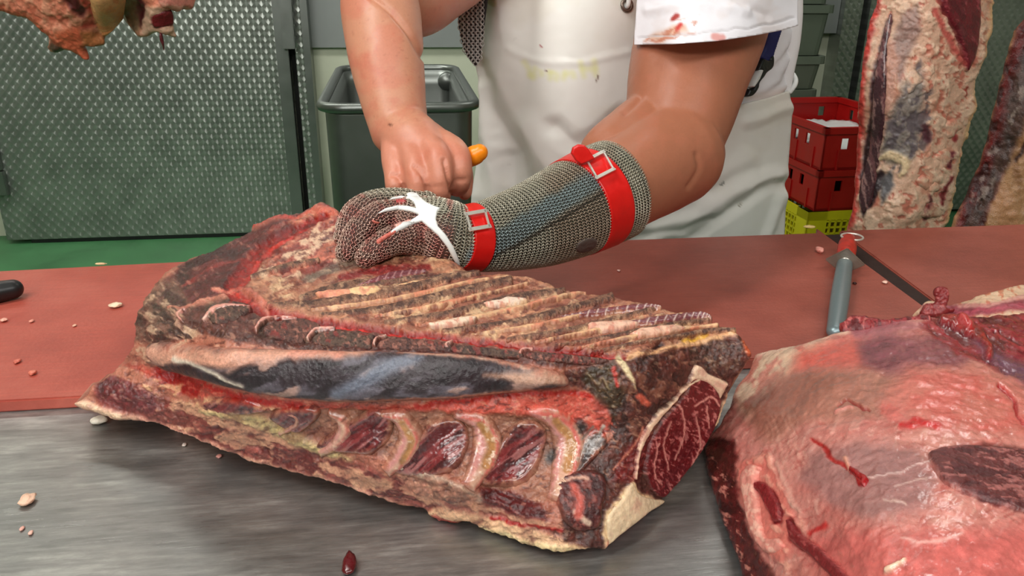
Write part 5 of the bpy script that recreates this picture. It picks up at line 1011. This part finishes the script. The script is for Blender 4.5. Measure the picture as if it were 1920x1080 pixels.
def sleeve(lst, paintr, hem, drx=0.0, up=(0, 0, 1)):
    n, r = pxnodes(lst); v, f, fr = tube_mesh(n, r, 72, 14, up, closed_ends=False); f = f[:-2]; v = np.asarray(v)
    bm = bmesh.new(); vs = [bm.verts.new(q_) for q_ in v.tolist()]
    for q_ in f: bm.faces.new([vs[i] for i in q_])
    bmesh.ops.recalc_face_normals(bm, faces=bm.faces); bmesh.ops.solidify(bm, geom=bm.faces[:], thickness=0.0022)
    me = bpy.data.meshes.new('sleeve'); bm.to_mesh(me); bm.free(); P_ = mverts(me); x_, y_ = proj(P_)
    c_, h_ = paintr(x_, y_); Nn = mnorms(me); P_ = P_ + Nn * np.clip(h_, -.003, .003)[:, None]; me.vertices.foreach_set('co', P_.astype(np.float32).ravel())
    me.polygons.foreach_set('use_smooth', np.ones(len(me.polygons), bool)); setcol(me, c_); return link('sleeve', me, M_CLOTH, shirt)
slp = Paint((234, 230, 236), 5, 26, 731)
slp.poly([(1208,76),(1225,62),(1260,50),(1285,48),(1290,60),(1262,66),(1245,80)], (206,150,120), 6, 0, ('spk',.2,8), .75).blotch(9,.1,(190,110,84),.12,0,.7,-20,2,[(1205,80),(1240,45),(1310,30),(1300,62),(1240,82)]).line([(1268,30),(1263,36)], 9, (166,56,52), 2).line([(1276,48),(1270,56)], 8, (200,70,66), 3).line([(1340,70),(1352,70)], 13, (222,162,158), 3).blotch(60,.25,(224,212,212),.2,0,.6)
slp.line([(1195,70),(1345,60),(1490,34)], 2.5, (206,200,204), 1.5, -.0015).line([(1215,20),(1300,10),(1400,20)], 14, None, 10, .003).line([(1380,0),(1440,30)], 10, None, 8, -.002)
slv = body('sleeve', M_CLOTH, shirt, [(1200,-260),(1196,-100),(1194,0),(1190,60),(1189,84),(1262,83),(1345,77),(1420,66),(1470,56),(1497,48),(1496,0),(1486,-100),(1470,-260)], Surf([(1200,-260,1.12),(1194,0,1.0),(1189,84,.965),(1262,83,.885),(1345,77,.872),(1420,66,.905),(1497,48,1.02),(1496,0,1.07),(1470,-260,1.17),(1340,-260,1.06),(1340,0,.915),(1270,0,.925),(1420,0,.945),(1340,-120,.985)], 'Y'), slp, 2.5, 0, (0.0004, 60), 'back', .17, 733)
body('sleeve', M_CLOTH, shirt, [(790,-160),(806,-60),(813,-3),(830,4),(858,8),(880,-10),(930,-100),(900,-180)], Surf([(790,-160,1.16),(813,-3,1.06),(858,8,1.07),(930,-100,1.14),(850,-80,1.06),(900,-180,1.16)], 'Y'), Paint((232,230,234),2,26,735), 2.5, 0, (0.0004, 60), 'back', .14, 736)

# apron: a shaped sheet over belly, bib and hips
AP = [(1000,-260),(960,-140),(908,-60),(904,0),(896,60),(885,106),(890,135),(902,180),(906,230),(900,290),(888,360),(878,430),(872,520),(860,850),(1160,900),(1460,850),(1472,520),(1471,440),(1476,340),(1482,260),(1486,210),(1480,170),(1440,184),(1390,196),(1330,200),(1250,190),(1200,150),(1186,110),(1193,60),(1197,0),(1200,-80),(1170,-200),(1120,-260)]
apS = Surf([(885,106,1.205),(904,0,1.20),(900,-100,1.22),(906,230,1.20),(888,360,1.215),(878,460,1.215),(860,850,1.23),(1040,0,1.125),(1060,140,1.105),(1060,260,1.108),(1060,350,1.125),(1060,440,1.150),(1060,600,1.17),(1060,850,1.18),(1190,0,1.130),(1190,110,1.120),(1200,260,1.118),(1250,350,1.135),(1300,440,1.155),(1300,850,1.18),(1390,200,1.165),(1450,200,1.215),(1484,180,1.265),(1482,280,1.262),(1476,440,1.262),(1470,850,1.262),(1400,350,1.172),(1400,440,1.18),(1100,-260,1.16),(960,-140,1.19),(1170,-200,1.17)], 'Y')
ap = Paint((230, 228, 222), 6, 50, 741)
ap.blotch(70,.2,(222,218,206),.25,0,.5)
for pl, w, h in (([(935,-20),(950,60),(940,150),(925,260),(905,360)], 46, .010), ([(900,130),(930,200),(960,260),(985,340)], 30, -.008), ([(985,240),(1020,300),(1060,330),(1110,310)], 40, .008), ([(1040,240),(1080,270),(1120,260),(1170,220)], 30, -.007), ([(905,170),(930,330),(925,460)], 24, .007), ([(955,300),(965,380),(955,470)], 20, -.006),
                 ([(1400,230),(1430,220),(1480,200)], 16, .004), ([(1230,440),(1300,410),(1370,360),(1460,330)], 26, .009), ([(1180,450),(1280,425),(1330,405)], 14, -.006), ([(1300,440),(1390,380),(1440,350),(1470,345)], 18, -.007), ([(1440,440),(1455,400),(1468,370)], 14, .006), ([(960,90),(1000,110),(1080,118),(1180,100)], 12, .0012), ([(1250,300),(1330,330),(1400,300)], 30, .004)):
    ap.line(pl, w, None, w * .6, h)
YLW = (222,222,150)
for pl in ([(984,116),(990,128),(996,143),(1003,130)], [(992,142),(1000,146)], [(1014,136),(1014,142)], [(1030,136),(1030,150)], [(1030,137),(1042,140),(1042,150)], [(1057,136),(1056,148)], [(1060,140),(1072,138),(1074,144)], [(1088,116),(1093,142)], [(1113,114),(1116,140)], [(1092,130),(1114,130)]): ap.line(pl, 10, YLW, 6, 0, None, .45)
ap.line([(1117,152),(1121,143)], 3, (110,84,70), 1.5).line([(1022,132),(1025,133)], 3, (120,90,90), 1).line([(920,0),(934,6)], 14, (196,186,150), 3, .001).line([(1348,345),(1354,340)], 2.5, (90,96,90), 1).line([(1015,84),(1017,87)], 3, (176,110,110), 1).line([(1390,385),(1394,380)], 2, (120,110,90), 1)
aprn = body('apron', M_APRON, person, AP, apS, ap, 3.0, 0, (0.0006, 30), 'back', 0.004, 745)
# eyelet and cord
ec = apS(np.array([1174.]), np.array([10.]))[0]; en = Vector(apS.nrm(np.array([1174.]), np.array([10.]))[0]); 
_a, e1, e2 = frame_of(en); 
bm = bmesh.new(); ring_tube(bm, [V(ec) + en * .002 + (e1 * math.cos(t) + e2 * math.sin(t)) * .0075 for t in np.arange(0, 6.28, .3)], .0024, 8); finish(bm, 'eyelet', simple('dull_eyelet_metal', (130, 118, 108), .35, .85), aprn, True)
v, f, _ = tube_mesh([V(ec) - en * .003 - e2 * .001, V(ec) + en * .006, V(ec) + en * .006 + Vector((0, 0, .02)), V(ec) + en * .004 + Vector((0.002, 0, .08)), V(ec) + Vector((0.01, .05, .15))], [.0034] * 5, 12, 6, (1, 0, 0)); link('neck_cord', mesh_np('neck_cord', v, f), M_WHITE, aprn)
v, f, _ = tube_mesh(*pxnodes([(1482,172,1.262,8),(1490,160,1.262,9),(1492,150,1.27,9),(1488,140,1.28,8)]), 12, 6, (0, 1, 0)); link('tie', mesh_np('tie', v, f), M_WHITE, aprn)
# rim of the wide sleeve seam at the back of the torso
v, f, _ = tube_mesh(*pxnodes([(1488,-60,1.27,30),(1490,20,1.27,30),(1486,80,1.27,28),(1478,130,1.27,24),(1474,170,1.27,18)]), 20, 6, (0, 1, 0)); link('shirt_side_fold', mesh_np('shirt_side_fold', v, f, np.tile([228.,226,226], (len(v), 1))), M_CLOTH, shirt)

# navy strap with black clip on the shirt side
clS = Surf([(1440,60,1.17),(1464,60,1.185),(1448,110,1.18),(1428,112,1.165),(1397,181,1.135),(1420,180,1.145),(1420,135,1.155)], 'Y')
wst = patch('waist_strap', M_NAVY, person, [(1443,50),(1466,50),(1458,81),(1452,100),(1448,112),(1440,116),(1426,108),(1436,86)], clS, Paint((40,44,110),1,20,751), 0.002, 3, 1.5, 0.3)
patch('clip', M_BLACK, wst, [(1427,110),(1438,113),(1441,108),(1448,104),(1449,120),(1445,130),(1436,137),(1430,146),(1422,156),(1420,166),(1412,178),(1403,182),(1396,180),(1400,170),(1403,166),(1408,168),(1418,148),(1423,134),(1418,130)], clS, Paint((20,20,21),1,20,752), 0.005, 4, 1.2, 0.3)
patch('clip_slot', M_WHITE, wst, ribbon([(1424,131),(1416,148),(1407,164)], [6,9,6]), clS, Paint((230,230,232),1,20,753), 0.0062, 2, 1.2, 0)
# trousers and boots behind the table
for k, lx in enumerate((1120, 1270)):
    t0 = PY(lx, 450, YT0); n = np.array([t0, t0 * [1, 1, 0] + [0, 0, .5], t0 * [1, 1, 0] + [0, 0, .12]])
    v, f, _ = tube_mesh(n, [.095, .075, .06], 28, 8, (0, 1, 0)); link('trouser_leg', mesh_np('trouser_leg', v, f, np.tile([226.,226,226], (len(v), 1))), M_CLOTH, person)
    n = np.array([t0 * [1, 1, 0] + [0, .02, .16], t0 * [1, 1, 0] + [0, .0, .075], t0 * [1, 1, 0] + [0, -.09, .055], t0 * [1, 1, 0] + [0, -.17, .045]])
    v, f, _ = tube_mesh(n, [.058, .062, .050, .040], 24, 8, (1, 0, 0)); v = np.asarray(v); v[:, 2] = np.maximum(v[:, 2], 0.002); link('boot', mesh_np('boot', v, f), M_WHITE, person)

# ---------------------------------------------------------------- mail glove
gl_sleeve = [(856,447,.696,108),(900,445,.710,124),(960,433,.729,144),(1020,415,.750,164),(1080,389,.774,180),(1125,368,.795,186),(1152,356,.806,184)]
gt = [tb_(gl_sleeve, dr=.0, ends=False), tb_(palm)] + [tb_(v) for v in gloveF.values()]
gme = fuse('mail_glove', gt, 0.0018, 2); P = mverts(gme); px, py = proj(P)
gp_ = Paint((58, 55, 47), 6, 20, 761); gp_.poly([(620,360),(780,380),(850,420),(840,510),(620,510)], (76,52,48), 20); gp_.blotch(14,.25,(128,56,54),.1,0,.4,0,1,[(620,360),(840,370),(840,510),(620,510)])
gc_, _ = gp_(px, py); setcol(gme, gc_); glove = link('mail_glove', gme, M_MAILB, person); glove['label'] = 'grey steel mail glove reaching over the forearm'
def ring_field(nodes, radii, sa, sc, up=(0, 0, 1), dr=.0, ends=True):
    n, r = np.asarray(nodes), np.asarray(radii) + dr; v, f, (Pc, A, Bn, Rr) = tube_mesh(n, r, 8, 24, up, closed_ends=ends)
    s = np.concatenate([[0], np.cumsum(np.linalg.norm(np.diff(Pc, axis=0), axis=1) + np.abs(np.diff(Rr[:, 0])))]); rows = int(s[-1] / sa); out = []
    for k in range(rows + 1):
        t = k * sa; pc = np.array([np.interp(t, s, Pc[:, i]) for i in range(3)]); a = np.array([np.interp(t, s, A[:, i]) for i in range(3)]); b = np.array([np.interp(t, s, Bn[:, i]) for i in range(3)]); rr = np.array([np.interp(t, s, Rr[:, i]) for i in range(2)])
        cnt = max(int(2 * math.pi * rr.mean() / sc), 1); th = (np.arange(cnt) + 0.5 * (k % 2)) / cnt * 2 * math.pi
        pos = pc + a * (rr[0] * np.cos(th))[:, None] + b * (rr[1] * np.sin(th))[:, None]; nn = a * (np.cos(th) / rr[0])[:, None] + b * (np.sin(th) / rr[1])[:, None]; nn /= np.linalg.norm(nn, axis=1, keepdims=True)
        tt = np.cross(a, b); tt = np.tile(tt / np.linalg.norm(tt), (cnt, 1)); out.append(np.concatenate([pos, nn, tt, np.full((cnt, 1), 1.0 if k % 2 else -1.0)], 1))
    return np.concatenate(out)
def rings_mesh(name, F_, Rg, rg, tilt=38, ns=7, nt=3, colf=None, squash=1.0):
    pos, nn, tt, sg = F_[:, :3], F_[:, 3:6], F_[:, 6:9], F_[:, 9]; cc = np.cross(nn, tt)
    a = R(tilt) * sg; u = tt; w = cc * np.cos(a)[:, None] + nn * np.sin(a)[:, None]; m = np.cross(u, w); k = len(F_)
    th = np.arange(ns) / ns * 2 * math.pi; ph = np.arange(nt) / nt * 2 * math.pi
    rad = u[:, None] * np.cos(th)[None, :, None] + w[:, None] * (squash * np.sin(th))[None, :, None]
    V3 = pos[:, None, None] + rad[:, :, None] * (Rg + rg * np.cos(ph))[None, None, :, None] + m[:, None, None] * (rg * np.sin(ph))[None, None, :, None]
    i = np.arange(ns * nt).reshape(ns, nt); q_ = np.stack([i, np.roll(i, -1, 0), np.roll(np.roll(i, -1, 0), -1, 1), np.roll(i, -1, 1)], -1).reshape(-1, 4)
    F4 = (q_[None] + (np.arange(k) * ns * nt)[:, None, None]).reshape(-1, 4); V3 = V3.reshape(-1, 3)
    x_, y_ = proj(V3); c_ = colf(x_, y_) if colf else np.tile([170., 164, 150], (len(V3), 1)); return mesh_np(name, V3, F4, c_)
rf = [ring_field(*pxnodes(gl_sleeve), .0026, .0030, dr=.0006, ends=False), ring_field(*pxnodes(palm), .0026, .0030, dr=.0006)] + [ring_field(*pxnodes(v_), .0025, .0029, dr=.0004) for v_ in gloveF.values()]
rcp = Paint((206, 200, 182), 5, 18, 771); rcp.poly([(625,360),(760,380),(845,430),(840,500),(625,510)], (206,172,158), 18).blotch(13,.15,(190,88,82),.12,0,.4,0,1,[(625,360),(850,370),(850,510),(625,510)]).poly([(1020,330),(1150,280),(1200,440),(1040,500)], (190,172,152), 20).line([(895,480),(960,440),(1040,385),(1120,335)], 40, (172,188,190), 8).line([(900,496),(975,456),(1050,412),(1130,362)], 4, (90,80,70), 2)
rme = rings_mesh('ring_mesh', np.concatenate(rf), .0018, .00042, 40, colf=lambda a, b: rcp(a, b)[0])
o = link('ring_mesh', rme, M_RING, glove); o['kind'] = 'stuff'
# oval mark on the sleeve
gb = bvh_of(gme)
class BS:
    """surface by rays onto built geometry"""
    def __init__(s, bvh, Y, off=0.0): s.b = bvh; s.Y = Y; s.off = off
    def __call__(s, x, y):
        out = PY(x, y, np.full(np.shape(x), s.Y)).reshape(-1, 3)
        for i, (a, b) in enumerate(zip(np.ravel(x), np.ravel(y))):
            h = hit(s.b, a, b)
            if h[0] is not None: out[i] = h[0]
            elif i: out[i] = out[i - 1] * 0 + PY(a, b, out[i - 1][1])
        return out.reshape(np.shape(x) + (3,))
    def nrm(s, x, y):
        out = np.tile(-dirs(960, 500), (len(np.ravel(x)), 1))
        for i, (a, b) in enumerate(zip(np.ravel(x), np.ravel(y))):
            h = hit(s.b, a, b)
            if h[0] is not None: out[i] = h[1]
        return out / np.linalg.norm(out, axis=1, keepdims=True)
gS = BS(gb, .72)
wt = Paint((226, 230, 226), 1, 10, 781); wt2 = Paint((222, 220, 212), 2, 10, 782).blotch(9, .2, (214, 130, 120), .1, 0, .8)
webp = [(762,366),(770,363),(780,364),(787,372),(800,382),(818,390),(826,392),(820,400),(818,412),(822,425),(836,440),(850,462),(860,485),(864,506),(859,506),(852,488),(838,462),(822,442),(806,428),(792,416),(776,421),(757,430),(736,440),(722,446),(735,434),(755,420),(775,410),(786,404),(770,398),(745,394),(722,398),(706,402),(722,392),(745,387),(765,388),(780,392),(776,382),(768,376),(750,374),(728,376),(735,372),(752,369),(765,372)]
patch('finger_tensioner', M_WHITE, glove, webp, gS, wt, 0.0030, 4, 1.3, 0, noise=(0, 1), sink=-0.0018)
bits = [([(706,452),(722,442),(740,432),(743,437),(727,446),(710,458)], (214,112,98)), ([(740,424),(760,414),(772,412),(768,420),(748,430)], (226,170,156)), ([(697,412),(704,414),(712,416),(708,420),(699,418)], (206,110,96)), ([(742,378),(758,376),(762,380),(750,384)], (176,60,60))]
for k, (pl, c) in enumerate(bits): patch('meat_shred', M_MEAT, glove, pl, gS, Paint(c, 2, 9, 785 + k), 0.0028, 3, 1.3, 1, sink=-0.0012)
mk = [(1098 + 20 * math.cos(t) + 4 * math.sin(t), 458 + 11 * math.sin(t) - 8 * math.cos(t)) for t in np.arange(0, 6.28, .5)]
patch('oval_badge', M_MAILB, glove, mk, gS, Paint((92,80,74),1,20,791), 0.0026, 3, 1.4, 0, sink=-0.0018)
def strap(n3, w_extra, name='strap'):
    n, r = pxnodes(n3); v, f, _ = tube_mesh(n, r + w_extra, 64, 6, closed_ends=False); me = mesh_np(name, v, f); me.polygons[-1].use_smooth = False; me.polygons[-2].use_smooth = False
    o = link(name, me, M_RED, glove); o['label'] = 'red plastic glove strap'; return o, me
def on(nodes, s):   # interpolate sleeve nodes by px x
    a = np.array(nodes, float); return tuple(float(np.interp(s, a[:, 0], a[:, i])) for i in range(a.shape[1]))
s1, m1 = strap([on(gl_sleeve, 856), on(gl_sleeve, 872), on(gl_sleeve, 889)], .0026)
s2, m2 = strap([on(gl_sleeve, 1076), on(gl_sleeve, 1095), on(gl_sleeve, 1115)], .0026)
sb = bvh_of(m1, m2, gme)
def buckle(c4):
    cx_, cy_ = np.mean(c4, 0); h = hit(sb, cx_, cy_); n0 = h[1].normalized(); n0 = -n0 if n0.dot(V(CP) - h[0]) < 0 else n0; o0 = h[0] + n0 * .0022; pts = []
    for a in c4:
        d_ = V(dirs(*a)); t_ = (o0 - V(CP)).dot(n0) / d_.dot(n0); pts.append(V(CP) + d_ * t_)
    bm = bmesh.new(); nn = (pts[1] - pts[0]).cross(pts[3] - pts[0]).normalized()
    if nn.dot(V(CP) - pts[0]) < 0: nn = -nn
    def bar(a, b, w):
        d = (b - a).normalized(); s = d.cross(nn).normalized() * w; t = nn * .0012; vs = []
        for p_ in (a - d * w, b + d * w):
            for q_ in (-s - t * 0, s - t * 0, s + t, -s + t): vs.append(bm.verts.new(p_ + q_))
        for q_ in ((0,1,2,3),(7,6,5,4),(0,4,5,1),(1,5,6,2),(2,6,7,3),(3,7,4,0)): bm.faces.new([vs[i] for i in q_])
    bar(pts[0], pts[1], .0018); bar(pts[2], pts[3], .0018); bar(pts[1], pts[2], .0009); bar(pts[3], pts[0], .0009)
    bmesh.ops.recalc_face_normals(bm, faces=bm.faces); finish(bm, 'buckle', M_CHROME, glove)
buckle([(874,402),(909,396),(917,425),(882,431)]); buckle([(1100,301),(1131,285),(1150,318),(1119,334)])
sS = BS(sb, .80)
tabY = float(hit(sb, 1112, 312)[0].y)
tS = Surf([(1075,290,tabY),(1100,275,tabY),(1120,300,tabY - .002),(1095,310,tabY - .002)], 'Y')
patch('strap_end', M_RED, glove, [(1071,288),(1074,277),(1084,271),(1096,272),(1104,280),(1116,298),(1090,309),(1080,302)], tS, Paint((212,20,16),0,10,797), 0.0008, 3, 1.5, 0, noise=(0, 1))
tS2 = Surf([(1150,440,.795),(1198,408,.80),(1202,418,.80),(1160,446,.795),(1180,425,.797)], 'Y')
patch('strap_end', M_RED, glove, [(1160,432),(1182,420),(1196,406),(1201,410),(1199,420),(1184,432),(1165,441)], tS2, Paint((212,20,16),0,10,798), 0.0022, 3, 1.5, 0, noise=(0, 1))
# mail shirt edge under the apron bib
mS = Surf([(855,-100,1.17),(900,-100,1.17),(860,60,1.165),(895,60,1.165),(885,118,1.168),(880,20,1.16)], 'Y')
mail = body('mail_shirt', M_MAILB, person, [(850,-120),(856,0),(860,50),(868,88),(880,112),(892,126),(900,110),(915,0),(915,-120)], mS, Paint((52,50,50),1,20,801), 3, 0, (0, 1), 'back', .01, 802)
gx_, gy_ = np.meshgrid(np.arange(850, 905, 8.2), np.arange(-100, 128, 5.2)); gx_ = gx_ + (np.arange(gx_.shape[0]) % 2)[:, None] * 4.1; kk = inside(gx_.ravel(), gy_.ravel(), [(850,-120),(856,0),(860,50),(868,88),(880,112),(892,126),(900,110),(915,0),(915,-120)])
rowsg = np.repeat(np.arange(gx_.shape[0])[:, None], gx_.shape[1], 1).ravel()[kk]; X_, Y_ = gx_.ravel()[kk], gy_.ravel()[kk]; Pm = mS(X_, Y_); Nm = mS.nrm(X_, Y_); Pm = Pm + np.array([0, -.004, 0])
F_ = np.concatenate([Pm, Nm, np.tile([0., 0, 1], (len(Pm), 1)), np.where(rowsg % 2, 1., -1.)[:, None]], 1)
o = link('ring_mesh', rings_mesh('ring_mesh', F_, .0034, .0007, 30, 12, 5, colf=lambda a, b: np.tile([190., 186, 182], (len(a), 1))), simple('dull_grey_rings', (0, 0, 0), 0.4, 0.25, 300, 0.1, 0, attr=True), mail); o['kind'] = 'stuff'

# ---------------------------------------------------------------- the boning knife in the bare fist
kf = empty('boning_knife', PY(880, 295, .80), 'boning knife with orange handle end held in the bare fist', 'knife')
n, r = pxnodes([(899,286,.790,32),(890,291,.792,37),(868,302,.797,34),(820,328,.796,28),(760,352,.790,28)]); r[:, 1] *= 1.0
v, f, _ = tube_mesh(n, r, 28, 8); link('handle', mesh_np('handle', v, f), M_ORANGE, kf)
ka = PY(764, 350, .790); kb = PY(712, 400, .775); kd = kb - ka; kd /= np.linalg.norm(kd); s_ = V(kd).cross(Vector((0, 1, 0))).normalized()
bm = bmesh.new(); pr = [V(ka) + s_ * .008, V(ka) + V(kd) * .05 + s_ * .006, V(ka) + V(kd) * .075 - s_ * .004, V(ka) + V(kd) * .05 - s_ * .008, V(ka) - s_ * .008]
yv = Vector((0, .0008, 0)); lo_ = [bm.verts.new(p_ - yv) for p_ in pr]; hi_ = [bm.verts.new(p_ + yv) for p_ in pr]; bm.faces.new(lo_); bm.faces.new(hi_[::-1])
for k in range(5): bm.faces.new((lo_[k], hi_[k], hi_[(k + 1) % 5], lo_[(k + 1) % 5]))
bmesh.ops.recalc_face_normals(bm, faces=bm.faces); finish(bm, 'blade', M_PLAINST, kf)
